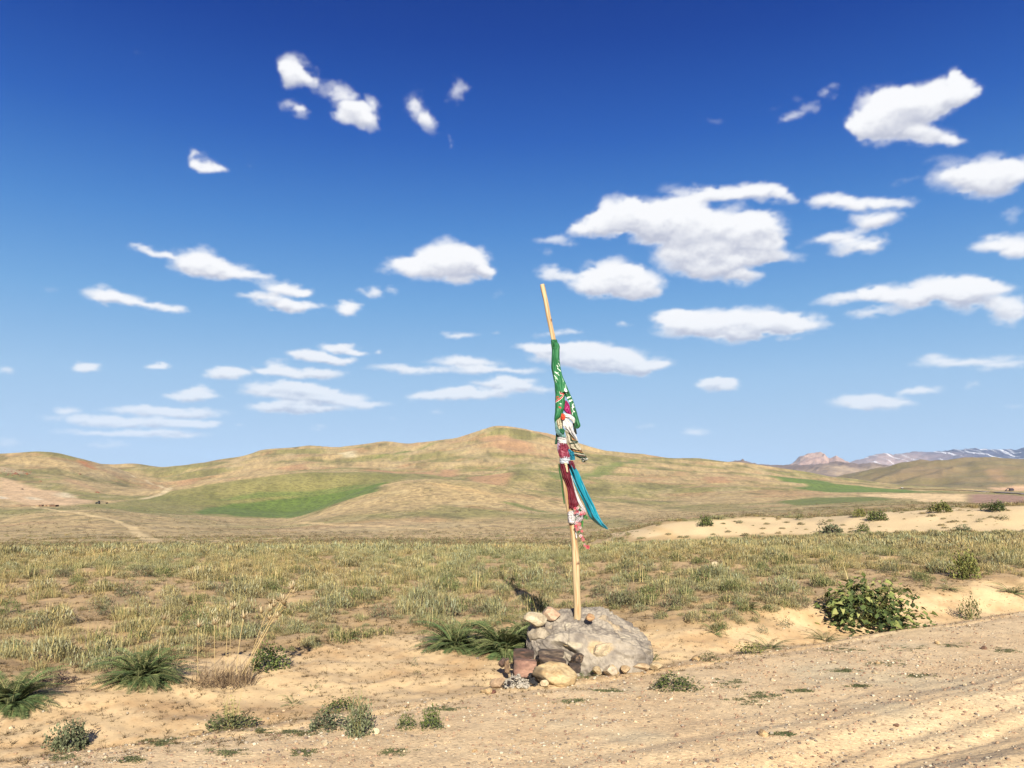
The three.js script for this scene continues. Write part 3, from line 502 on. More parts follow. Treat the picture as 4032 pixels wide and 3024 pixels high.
stone('cairn_pebble', 'small tan pebble on top of the cairn right of the pole', 2300, 2340, 2418, 2446, 8.36, { c1: A(232, 190, 140), c2: A(206, 154, 110), cuts: 8, depth: 0.11 });
const sooty = { c1: A(128, 94, 78), c2: A(96, 74, 64), soot: (v, n) => sstep(-0.15, 0.35, n + 0.5 * v.x * 0 + 0.15) * 0.75, cuts: 8, lo: 0.7, hi: 0.95 };
stone('fire_ring_stone', 'dark brown sooty slab lying on the back left of the fire ring', 2014, 2112, 2556, 2592, 8.02, { ...sooty, box: 0.62, depth: 0.24, tilt: -0.06, kx: 1.25, ky: 1.4, seed: 11 });
stone('fire_ring_stone', 'blackened grey slab on top of the fire ring beside the cairn', 2108, 2226, 2558, 2596, 8.0, { ...sooty, c1: A(150, 128, 108), c2: A(112, 96, 82), box: 0.62, depth: 0.28, tilt: -0.03, kx: 1.25, ky: 1.4, seed: 12 });
stone('fire_ring_stone', 'dark brown wedge block over the tan boulder', 2110, 2236, 2582, 2630, 7.86, { ...sooty, c1: A(132, 108, 88), c2: A(96, 76, 64), box: 0.64, depth: 0.24, tilt: -0.22, kx: 1.2, ky: 1.25, seed: 13 });
stone('fire_ring_stone', 'reddish brown square block with a smoke blackened left side', 2006, 2124, 2588, 2664, 7.8, { c1: A(190, 146, 124), c2: A(156, 116, 100), soot: (v, n) => sstep(0.16, -0.02, v.x + 0.28 + 0.14 * n) * 0.8, box: 0.62, depth: 0.2, cuts: 5, lo: 0.8, hi: 0.98, kx: 1.25, ky: 1.25, seed: 14, tilt: -0.03 });
stone('fire_ring_stone', 'thin upright brown slab at the left end of the fire ring', 1984, 2008, 2590, 2652, 7.86, { c1: A(164, 132, 98), c2: A(120, 94, 74), box: 0.62, depth: 0.2, cuts: 5, lo: 0.8, hi: 0.98, kx: 1.3, ky: 1.25, seed: 15, tilt: 0.05 });
stone('fire_ring_stone', 'small dark stone leaning left of the thin upright slab', 1964, 1988, 2590, 2628, 7.92, { c1: A(136, 106, 92), c2: A(104, 82, 72), cuts: 8, depth: 0.1, seed: 16, kx: 1.3 });
stone('fire_ring_stone', 'big rounded tan boulder at the front of the fire ring', 2106, 2262, 2616, 2702, 7.62, { c1: A(232, 204, 156), c2: A(214, 180, 130), soot: (v, n) => sstep(0.12, -0.04, v.x + 0.34 + 0.18 * n - 0.25 * Math.max(0, -v.y)) * 0.7, cuts: 11, lo: 0.68, hi: 0.95, rough: 0.06, depth: 0.3, seed: 17, kx: 1.1, ky: 1.15, tilt: -0.16 });
stone('fire_ring_stone', 'sooty dark rock tucked against the cairn foot', 2240, 2302, 2574, 2610, 7.92, { c1: A(150, 122, 96), c2: A(84, 68, 58), soot: (v, n) => sstep(0, 0.25, n), cuts: 9, depth: 0.16, seed: 18, rough: 0.06 });
stone('fire_ring_stone', 'dark square block right of the tan boulder', 2234, 2290, 2608, 2652, 7.84, { ...sooty, c1: A(104, 86, 74), c2: A(80, 66, 58), box: 0.64, depth: 0.16, cuts: 5, seed: 19, kx: 1.2, ky: 1.2 });
stone('fire_ring_stone', 'flat buff stone left of the white ash', 1932, 1992, 2666, 2710, 7.5, { c1: A(218, 186, 150), c2: A(198, 164, 130), cuts: 8, depth: 0.16, seed: 20, tilt: 0.15 });
stone('pale_pebble', 'round white pebble in front of the tan boulder', 2129, 2159, 2678, 2704, 7.45, { c1: A(248, 226, 186), c2: A(236, 208, 164), cuts: 6, depth: 0.07, seed: 21 });
stone('road_edge_stone', 'tan stone at the road edge left of the fire ring', 1894, 1942, 2708, 2742, 7.25, { c1: A(230, 196, 146), c2: A(210, 174, 126), cuts: 8, depth: 0.12, seed: 22 });
stone('road_edge_stone', 'little red brown stone beside the tan road edge stone', 1930, 1953, 2717, 2736, 7.22, { c1: A(150, 98, 78), c2: A(124, 80, 66), cuts: 8, depth: 0.06, seed: 23 });
const foot = [['tan rounded stone at the cairn foot, nearest the fire ring', 2334, 2372, 2628, 2654, 7.95, 31, A(226, 200, 156), A(206, 176, 132)], ['white angular stone at the cairn foot', 2376, 2434, 2620, 2656, 7.95, 32, A(240, 222, 194), A(222, 198, 166)], ['half buried buff stone at the cairn foot beside the white one', 2446, 2480, 2620, 2646, 8.02, 33, A(226, 194, 150), A(206, 172, 128)], ['long low pale stone under the right end of the cairn', 2492, 2556, 2614, 2636, 8.1, 34, A(230, 202, 164), A(210, 178, 138)], ['rounded tan stone just right of the cairn', 2560, 2610, 2612, 2638, 8.15, 35, A(230, 206, 164), A(212, 182, 138)]];
for (const [label, l, r, t, b, d, seed, c1, c2] of foot) stone('cairn_foot_stone', label, l, r, t, b, d, { seed, c1, c2, cuts: 8, depth: 0.12, rough: 0.04, ky: 1.3 });
{
  const R = rng(5), gs = [];                                                   // ash, clinker and charcoal of the fire
  const heap = (l, r, t, b, d, n, c1, c2, s0, s1) => { const out = []; for (let i = 0; i < n; i++) { const x = lerp(l, r, R()), y = lerp(t, b, 0.25 + 0.75 * R()), p = groundAt(x, y), s = lerp(s0, s1, R()); const g = rockGeo(400 + i, { detail: 1, cuts: 6, c1, c2, rough: 0.1 }); g.scale(s, s * 0.7, s); g.rotateY(R() * 6); const up = clamp(1 - Math.abs(x - (l + r) / 2) / ((r - l) / 2)); g.translate(p.x, p.y + up * R() * 0.10 + s * 0.1, p.z); out.push(g); } return mergeGeometries(out); };
  tag(mesh('ash_heap', heap(1990, 2080, 2672, 2712, 7.5, 260, A(238, 226, 206), A(196, 184, 168), 0.012, 0.055), stoneMat), 'heap of crumbly white ash in front of the reddish block', 'ash', null, 'stuff');
  tag(mesh('charcoal', heap(2070, 2112, 2684, 2704, 7.55, 26, A(58, 56, 58), A(36, 34, 36), 0.015, 0.05), stoneMat), 'black charcoal bits between ash and tan boulder', 'charcoal', null, 'stuff');
  tag(mesh('burnt_ember', heap(1970, 2060, 2706, 2718, 7.5, 10, A(70, 54, 46), A(40, 34, 32), 0.01, 0.04), stoneMat), 'dark burnt crumbs under the white ash', 'embers', null, 'stuff');
}

// ---------------------------------------------------------------- pole and the cloths tied to it
{
  const pts = [[2135, 1120, 9], [2141, 1150, 9.4], [2148, 1180, 9], [2160, 1245, 10], [2172, 1300, 10], [2181, 1345, 10.5], [2193, 1450, 11], [2200, 1600, 11], [2212, 1750, 11.5], [2222, 1850, 12], [2235, 1960, 12], [2246, 2020, 12.3], [2253, 2064, 12.5], [2261, 2130, 13], [2267, 2200, 13.8], [2270, 2290, 14], [2273, 2360, 14.3], [2274, 2440, 14.6]];
  const curve = new THREE.CatmullRomCurve3(pts.map(([x, y]) => P(x, y, CD))), NL = 220, NS = 20, gb = new GB(), fr = curve.computeFrenetFrames(NL), wood = A(244, 214, 166, 0.6), dark = A(204, 156, 102, 0.6), knot = A(116, 72, 44, 0.6);
  const knots = [[0.02, 1.2], [0.085, 0.3], [0.115, 2.2], [0.16, 0.9], [0.2, 1.9], [0.84, 2.6], [0.90, 1.0]];
  for (let j = 0; j <= NL; j++) {
    const t = j / NL, c = curve.getPointAt(t), f = t * (pts.length - 1), k = Math.min(pts.length - 2, Math.floor(f)), rr = lerp(pts[k][2], pts[k + 1][2], f - k) * mpp(CD);
    for (let i = 0; i <= NS; i++) {
      const a = i / NS * 2 * Math.PI, n = fr.normals[j], b = fr.binormals[j];
      let r = rr * (1 + 0.18 * N3(Math.cos(a) * 1.2, Math.sin(a) * 1.2, t * 14) + 0.05 * N3(Math.cos(a) * 4, Math.sin(a) * 4, t * 30)), kn = 0;
      for (const [kt, ka] of knots) { const q = Math.exp(-(((t - kt) / 0.006) ** 2 + ((Math.atan2(Math.sin(a - ka), Math.cos(a - ka))) / 0.7) ** 2)); r += rr * 0.16 * q; kn = Math.max(kn, q); }
      const grain = N3(Math.cos(a) * 5, Math.sin(a) * 5, t * 9) + 0.6 * N3(Math.cos(a) * 11, Math.sin(a) * 11, t * 16);
      gb.v(c.x + (n.x * Math.cos(a) + b.x * Math.sin(a)) * r, c.y + (n.y * Math.cos(a) + b.y * Math.sin(a)) * r, c.z + (n.z * Math.cos(a) + b.z * Math.sin(a)) * r, mix3(mix3(wood, dark, sstep(-0.1, 0.3, grain)), knot, sstep(0.45, 0.85, kn)));
    }
  }
  for (let j = 0; j < NL; j++) for (let i = 0; i < NS; i++) { const a = j * (NS + 1) + i; gb.q(a, a + 1, a + NS + 2, a + NS + 1); }
  const c = P(2135, 1118, CD), m = gb.v(c.x, c.y, c.z, dark); for (let i = 0; i < NS; i++) gb.t(m, i + 1, i);
  tag(mesh('wooden_pole', gb.geo(), STD({ vertexColors: true, roughness: 0.75 })), 'tall peeled pale wooden pole leaning left from the stone cairn', 'pole');
}
// cloth rows: [y, left, right] in a drawing grid laid over the pole's plane
const ZX = (x) => 2050 + x * 0.3014, ZY = (y) => 1300 + y * 0.3014;
const rowAt = (rows, t) => { const f = t * (rows.length - 1), k = Math.min(rows.length - 2, Math.floor(f)), u = f - k, q = (i) => rows[clamp(i, 0, rows.length - 1)]; return [0, 1, 2].map((c) => { const a = q(k - 1)[c], b = q(k)[c], d = q(k + 1)[c], e = q(k + 2)[c]; return b + 0.5 * u * (d - a + u * (2 * a - 5 * b + 4 * d - e + u * (3 * (b - d) + e - a))); }); };
function cloth(name, rows, o, parent) {
  const { d = CD, thick = 0.05, folds = 4, fold = 0.012, open = false, nl = 70, nc = 56, seed = 1, twist = 0.6, mat, ripple = 0.004, lean = 0, fray = 0 } = o;
  const gb = new GB(), white = [1, 1, 1], NC = open ? nc : nc * 2;
  for (let j = 0; j <= nl; j++) {
    const t = j / nl, [y0, l, r] = rowAt(rows, t), w = Math.max(2, r - l);
    for (let i = 0; i <= NC; i++) {
      const th = i / NC * (open ? 1 : 2), front = th <= 1, u = front ? th : 2 - th, c = open ? u : (1 - Math.cos(u * Math.PI)) / 2, side = open ? 0 : Math.sin(u * Math.PI) * (front ? 1 : -1);
      const wide = Math.min(1, w * 0.3014 * mpp(d) / 0.06), fl = Math.sin(c * Math.PI * 2 * folds + twist * 6 * t + seed + 2.6 * N2(c * 2.2, t * 2.5, seed)) * (0.65 + 1.1 * N2(c * 2.5 + 4, t * 3, seed + 5)) + 0.35 * Math.sin(c * 17 * (0.5 + folds / 8) + t * 5 + 3 * N2(c * 2, t * 3, seed + 7)) * (0.5 + N2(c * 3, t * 5, seed + 8));
      let depth = d - thick * side * (0.35 + 0.65 * wide) - fold * wide * fl * (front ? 1 : 0.8) * (open ? 1 : 0.4 + 0.6 * Math.abs(side)) - ripple * N2(c * 4, t * 9, seed + 2) * 2 + lean * t;
      let x = l + w * c + 3 * wide * N2(t * 9, seed, 4), y = y0 + (t > 0.98 ? 5 * N2(c * 8, seed, 6) : 0);
      if (fray && t > 0.9) y += fray * (i % 2 ? 1 : -0.2) * (t - 0.9) * 10;
      const p = P(ZX(x), ZY(y), depth);
      gb.v(p.x, p.y, p.z, white, front ? u * 0.5 : 1 - u * 0.5, 1 - t);
    }
  }
  for (let j = 0; j < nl; j++) for (let i = 0; i < NC; i++) { const a = j * (NC + 1) + i; gb.q(a, a + NC + 1, a + NC + 2, a + 1); }
  return mesh(name, gb.geo(), mat, parent);
}
const fabric = (r, g, b, o = {}) => new THREE.MeshPhysicalMaterial({ color: col(A(r, g, b, 0.58)), roughness: 0.88, side: THREE.DoubleSide, sheen: 0.25, sheenRoughness: 0.6, ...o });
// print: strokes in the cloth's own run of rows
function printed(rows, base, strokes, dots = [], W = 256, H = 512) {
  const cv = document.createElement('canvas'); cv.width = W * 2; cv.height = H; const g = cv.getContext('2d'), css = (c) => `rgb(${c.join(',')})`;
  g.fillStyle = css(base); g.fillRect(0, 0, W * 2, H);
  const R = rng(9); for (let i = 0; i < 2600; i++) { g.fillStyle = `rgba(${R() < 0.5 ? '0,0,0' : '255,255,255'},0.035)`; g.fillRect(R() * W * 2, R() * H, 1 + R() * 2, 4 + R() * 22); }
  const uv = (x, y) => { let t = 0, best = 1e9; for (let k = 0; k <= 300; k++) { const e = Math.abs(rowAt(rows, k / 300)[0] - y); if (e < best) { best = e; t = k / 300; } } const [, l, r] = rowAt(rows, t), c = clamp((x - l) / (r - l)), u = Math.acos(1 - 2 * c) / Math.PI; return [u * W, t * H, H / Math.abs(rows[rows.length - 1][0] - rows[0][0])]; };
  g.lineCap = g.lineJoin = 'round';
  for (const [c, w, pts] of strokes) { g.strokeStyle = c; g.beginPath(); pts.forEach(([x, y], i) => { const q = uv(x, y); g.lineWidth = w * q[2]; if (i) g.lineTo(q[0], q[1]); else g.moveTo(q[0], q[1]); }); g.stroke(); }
  for (const [c, x, y, r] of dots) { const q = uv(x, y); g.fillStyle = c; g.beginPath(); g.ellipse(q[0], q[1], r * q[2] * 1.1, r * q[2], 0, 0, 7); g.fill(); }
  const t = new THREE.CanvasTexture(cv); t.colorSpace = THREE.SRGBColorSpace; t.flipY = true; return t;
}
{
  const b = thing('green_banner', 'green satin banner with white and red script wound round the pole', 'banner');
  const wrap = [[122, 402, 470], [150, 400, 476], [180, 398, 500], [215, 402, 511], [260, 408, 510], [340, 405, 508], [400, 402, 512], [500, 400, 524], [590, 420, 546], [650, 432, 570], [690, 440, 588], [740, 446, 610], [805, 450, 636]];
  const panel = [[790, 450, 568], [850, 452, 576], [930, 451, 582], [1000, 450, 578], [1060, 450, 560], [1130, 440, 530], [1180, 440, 484], [1214, 442, 454]];
  const flap = [[785, 545, 628], [830, 568, 646], [870, 588, 664], [950, 634, 697], [1040, 652, 724], [1100, 662, 742], [1180, 690, 764], [1250, 700, 782], [1288, 688, 748]];
  const g = [30, 112, 62], Wt = 'rgb(228,240,228)', Rd = 'rgb(176,44,40)';
  const m = (t) => new THREE.MeshPhysicalMaterial({ map: t, roughness: 0.66, side: THREE.DoubleSide, sheen: 0.2, sheenRoughness: 0.5, color: col([0.62, 0.62, 0.62]) });
  cloth('wound_cloth', wrap, { mat: m(printed(wrap, g, [[Wt, 8, [[500, 395], [504, 406]]], [Wt, 8, [[490, 432], [500, 442]]], [Wt, 9, [[470, 460], [490, 478]]], [Wt, 9, [[502, 452], [513, 470]]], [Wt, 10, [[480, 495], [500, 515], [520, 535]]], [Wt, 10, [[447, 545], [470, 560], [490, 555]]], [Wt, 10, [[470, 560], [505, 590]]], [Wt, 11, [[440, 590], [462, 612], [480, 640]]], [Wt, 8, [[460, 615], [462, 640]]], [Wt, 8, [[441, 655], [447, 670]]], [Wt, 10, [[455, 655], [468, 680]]], [Wt, 6, [[550, 635], [558, 675]]], [Wt, 10, [[588, 705], [592, 770]]]], [[Wt, 594, 788, 24]])), thick: 0.056, folds: 1.6, fold: 0.016, twist: 1.2, seed: 3, nl: 130, ripple: 0.005 }, b);
  cloth('tied_collar', [[122, 399, 472], [140, 396, 480], [165, 396, 486], [190, 398, 492], [215, 402, 500], [245, 406, 500]], { mat: m(printed(wrap, [26, 104, 56], [])), thick: 0.055, folds: 1, fold: 0.006, seed: 8, nl: 60, ripple: 0.009 }, b);
  cloth('lower_panel', panel, { mat: m(printed(panel, g, [[Wt, 21, [[545, 800], [512, 806], [525, 832], [562, 832], [545, 870], [500, 910], [457, 938]]], [Rd, 15, [[545, 797], [512, 803], [525, 830], [562, 830], [545, 868], [500, 908], [456, 936]]], [Rd, 8, [[468, 872], [494, 866], [500, 890], [472, 896], [468, 872]]], [Wt, 6, [[510, 960], [532, 965]]], [Rd, 20, [[503, 1004], [522, 1015]]], [Wt, 8, [[576, 897], [590, 922]]]])), thick: 0.05, folds: 2, fold: 0.012, seed: 4 }, b);
  cloth('flap', flap, { mat: m(printed(flap, [24, 104, 58], [[Wt, 15, [[604, 893], [652, 868]]], [Wt, 15, [[622, 938], [672, 912]]], [Wt, 13, [[690, 960], [676, 985], [700, 1000], [672, 1012], [690, 1060], [706, 1066]]], [Wt, 9, [[690, 1060], [675, 1088], [676, 1106]]]], [[Wt, 596, 812, 20]])), thick: 0.018, folds: 1.5, fold: 0.012, seed: 5, d: CD - 0.01, lean: 0.05 }, b);
}
const hang = (name, label, cat, rows, o) => tag(cloth(name, rows, o), label, cat, 'cloths tied to the pole');
hang('magenta_cloth', 'bright magenta bunched cloth under the green flap', 'cloth', [[918, 584, 600], [960, 580, 628], [1010, 566, 648], [1060, 572, 658], [1102, 618, 664]], { mat: fabric(196, 20, 120, { roughness: 0.45 }), thick: 0.04, folds: 2, fold: 0.018, seed: 2, d: CD - 0.01 });
hang('white_cloth_roll', 'white rolled cloth sticking out below the magenta bunch', 'cloth', [[1082, 552, 575], [1100, 556, 640], [1130, 575, 690], [1165, 640, 712], [1212, 682, 704]], { mat: fabric(250, 248, 246), thick: 0.035, folds: 1, fold: 0.006, seed: 6, d: CD - 0.04 });
hang('white_drape', 'long white drape hanging under the white roll', 'cloth', [[1135, 548, 600], [1180, 545, 640], [1230, 550, 680], [1270, 565, 684], [1310, 598, 692], [1360, 640, 716], [1410, 690, 738], [1448, 735, 752]], { mat: fabric(250, 248, 248), thick: 0.03, folds: 2.5, fold: 0.014, seed: 7, d: CD - 0.03 });
hang('orange_scrap', 'small orange red cloth scrap at the front of the pole', 'cloth', [[1088, 536, 548], [1112, 528, 574], [1148, 530, 584], [1170, 538, 560]], { mat: fabric(255, 84, 44), thick: 0.015, folds: 1.5, fold: 0.006, seed: 9, d: CD - 0.075, nl: 20, nc: 20 });
{
  const rows = [[1160, 470, 532], [1200, 456, 542], [1250, 462, 548], [1290, 470, 553], [1315, 478, 556]];
  hang('striped_cloth', 'cream cloth with dark stripes wrapped round the pole', 'cloth', rows, { mat: fabric(255, 255, 255, { map: printed(rows, [246, 236, 200], [['rgb(120,96,60)', 7, [[492, 1160], [500, 1315]]], ['rgb(120,96,60)', 6, [[512, 1160], [520, 1315]]], ['rgb(90,70,50)', 6, [[536, 1160], [545, 1315]]]]) }), thick: 0.05, folds: 1, fold: 0.005, seed: 10 });
  hang('pale_teal_scarf', 'twisted pale teal scarf below the striped cloth', 'cloth', [[1192, 446, 470], [1260, 448, 492], [1320, 455, 545], [1360, 474, 575], [1400, 505, 592]], { mat: fabric(140, 188, 182, { roughness: 0.45 }), thick: 0.05, folds: 5, fold: 0.014, twist: 2, seed: 11, d: CD - 0.02 });
  hang('green_knot', 'small dark green knotted cloth on the teal scarf', 'cloth', [[1284, 518, 560], [1305, 508, 576], [1330, 512, 575], [1350, 532, 568]], { mat: fabric(20, 122, 76), thick: 0.03, folds: 2, fold: 0.01, seed: 12, d: CD - 0.06, nl: 24, nc: 24 });
  hang('black_cloth', 'black cloth edge showing behind the white drape', 'cloth', [[1205, 676, 738], [1280, 690, 726], [1360, 706, 738]], { mat: fabric(34, 44, 40), thick: 0.015, folds: 2, fold: 0.01, seed: 13, d: CD + 0.03 });
  hang('dark_green_cloth', 'dark green cloth tail at the left behind the white band', 'cloth', [[1335, 462, 492], [1400, 458, 505], [1450, 450, 495], [1490, 444, 480]], { mat: fabric(20, 92, 62), thick: 0.02, folds: 2, fold: 0.012, seed: 14, d: CD + 0.02 });
  const s1 = [[1308, 575, 602], [1350, 585, 648], [1400, 598, 702], [1450, 610, 746], [1500, 640, 772], [1540, 655, 790], [1566, 740, 790]];
  hang('patterned_scarf', 'cream scarf with brown and dark green chevron borders', 'cloth', s1, { mat: fabric(255, 255, 255, { map: printed(s1, [224, 214, 188], [['rgb(44,70,50)', 26, [[640, 1355], [668, 1440], [740, 1450]]], ['rgb(150,92,48)', 12, [[650, 1350], [690, 1425], [735, 1432]]], ['rgb(44,70,50)', 16, [[655, 1480], [735, 1470]]], ['rgb(220,170,110)', 6, [[648, 1372], [680, 1432], [735, 1442]]]]) }), thick: 0.025, folds: 2.5, fold: 0.016, seed: 15, d: CD - 0.03 });
  const s2 = [[1515, 645, 745], [1555, 650, 790], [1600, 680, 815], [1640, 700, 852], [1668, 760, 870], [1690, 790, 882], [1714, 800, 834]];
  hang('striped_scarf', 'green brown and orange striped scarf end with a white fringe', 'cloth', s2, { mat: fabric(255, 255, 255, { map: printed(s2, [52, 78, 56], [['rgb(70,96,50)', 16, [[655, 1528], [760, 1540]]], ['rgb(150,70,44)', 10, [[660, 1555], [800, 1580]]], ['rgb(206,150,80)', 8, [[670, 1572], [815, 1602]]], ['rgb(228,218,196)', 9, [[690, 1602], [840, 1632]]], ['rgb(120,44,40)', 8, [[690, 1620], [845, 1648]]], ['rgb(232,232,224)', 22, [[770, 1680], [875, 1678], [820, 1705]]]]) }), thick: 0.02, folds: 3, fold: 0.016, seed: 16, d: CD - 0.02, fray: 14 });
}
hang('white_band', 'thick white band tied round the pole above the rose cloth', 'band', [[1396, 484, 592], [1410, 478, 602], [1440, 480, 608], [1475, 492, 610], [1490, 510, 604]], { mat: fabric(250, 246, 246), thick: 0.065, folds: 1, fold: 0.004, seed: 17, ripple: 0.007 });
hang('lilac_cloth', 'pale lilac cloth peeping out left of the rose cloth', 'cloth', [[1440, 482, 560], [1500, 478, 552], [1560, 480, 538], [1605, 490, 526]], { mat: fabric(226, 190, 226), thick: 0.045, folds: 3, fold: 0.01, seed: 18, d: CD + 0.005 });
hang('rose_cloth', 'pleated rose red cloth gathered between the two white bands', 'cloth', [[1474, 505, 598], [1520, 494, 626], [1580, 488, 640], [1640, 502, 646], [1672, 514, 640]], { mat: fabric(166, 54, 84, { roughness: 0.55 }), thick: 0.06, folds: 5, fold: 0.014, seed: 19, d: CD - 0.01, twist: 0.1 });
hang('teal_scrap', 'teal cloth corner sticking out right of the lower white band', 'cloth', [[1556, 612, 640], [1600, 624, 696], [1640, 640, 706], [1698, 652, 714]], { mat: fabric(16, 148, 180, { roughness: 0.5 }), thick: 0.02, folds: 2, fold: 0.014, seed: 20, d: CD - 0.03 });
hang('white_band', 'tight bluish white band halfway down the cloths', 'band', [[1652, 514, 640], [1668, 509, 648], [1700, 508, 652], [1738, 511, 652], [1746, 516, 646]], { mat: fabric(224, 232, 244), thick: 0.07, folds: 1, fold: 0.003, seed: 21, ripple: 0.006 });
hang('maroon_cloth', 'long maroon pleated cloth hanging below the bluish white band', 'cloth', [[1738, 508, 602], [1800, 514, 634], [1900, 540, 658], [2000, 575, 692], [2100, 598, 722], [2200, 606, 750], [2270, 612, 762], [2325, 628, 716]], { mat: fabric(138, 22, 50, { roughness: 0.55 }), thick: 0.055, folds: 4.6, fold: 0.02, seed: 22, d: CD - 0.01, twist: 0.15, fray: 10 });
hang('cream_strip', 'narrow cream strip in front of the maroon cloth', 'cloth', [[1732, 566, 604], [1780, 582, 612], [1856, 602, 622]], { mat: fabric(246, 220, 178), thick: 0.008, folds: 1, fold: 0.004, seed: 23, d: CD - 0.085, nl: 20, nc: 12 });
hang('maroon_flap', 'short maroon flap over the top of the turquoise satin', 'cloth', [[1708, 622, 684], [1760, 640, 706], [1814, 688, 720]], { mat: fabric(134, 26, 62), thick: 0.02, folds: 3, fold: 0.01, seed: 24, d: CD - 0.05 });
hang('green_strip', 'thin dark green strip along the left of the maroon cloth', 'cloth', [[1748, 492, 506], [1850, 500, 520], [1970, 526, 546], [2100, 540, 562], [2268, 562, 580]], { mat: fabric(72, 128, 66), thick: 0.012, folds: 1, fold: 0.006, seed: 25, d: CD + 0.02 });
hang('lilac_strip', 'thin lilac strip between green strip and maroon cloth', 'cloth', [[1960, 550, 568], [2060, 560, 588], [2180, 572, 602], [2215, 582, 602]], { mat: fabric(222, 184, 216), thick: 0.012, folds: 1, fold: 0.005, seed: 26, d: CD + 0.01 });
hang('dark_strip', 'thin dark purple strip ending at the pole', 'cloth', [[2140, 580, 602], [2280, 592, 614], [2352, 606, 620]], { mat: fabric(70, 44, 82), thick: 0.012, folds: 1, fold: 0.005, seed: 27, d: CD });
hang('turquoise_satin', 'shiny turquoise satin cloth flaring out to a pointed tail', 'cloth', [[1726, 600, 690], [1790, 620, 714], [1863, 645, 762], [1963, 682, 804], [2073, 732, 854], [2173, 782, 904], [2293, 838, 964], [2380, 868, 1002], [2450, 905, 1036], [2520, 985, 1080], [2560, 1040, 1116], [2600, 1116, 1146]], { mat: fabric(20, 178, 208, { roughness: 0.42, sheen: 0.5, sheenColor: new THREE.Color(0.4, 0.9, 1) }), thick: 0.04, folds: 1.5, fold: 0.036, seed: 28, d: CD + 0.01, twist: 0.25, nl: 120, ripple: 0.006, lean: 0.05 });
hang('white_lining', 'white lining edge between maroon cloth and turquoise satin', 'cloth', [[1900, 655, 668], [2050, 688, 708], [2150, 718, 746], [2250, 752, 792], [2330, 800, 838], [2385, 828, 858]], { mat: fabric(244, 236, 240), thick: 0.012, folds: 1.5, fold: 0.01, seed: 29, d: CD - 0.045 });
hang('white_sack', 'white cloth bag bulging beside the lowest knot', 'cloth', [[2325, 730, 836], [2370, 712, 854], [2420, 714, 850], [2460, 716, 824], [2500, 704, 790], [2518, 702, 744]], { mat: fabric(240, 228, 234), thick: 0.055, folds: 3, fold: 0.012, seed: 30, d: CD - 0.01 });
hang('white_knot', 'lumpy white cloth knot lowest on the pole', 'band', [[2358, 660, 698], [2374, 622, 708], [2410, 610, 718], [2440, 616, 720], [2475, 611, 727], [2510, 622, 722], [2530, 642, 700]], { mat: fabric(250, 242, 242), thick: 0.075, folds: 1.5, fold: 0.006, seed: 31, ripple: 0.008, d: CD - 0.005 });
hang('white_ribbon', 'narrow white ribbon hanging down from the lowest knot', 'ribbon', [[2510, 700, 716], [2620, 712, 727], [2718, 722, 738]], { mat: fabric(244, 240, 240), thick: 0.006, folds: 1, fold: 0.004, seed: 32, d: CD - 0.06, nl: 24, nc: 10 });
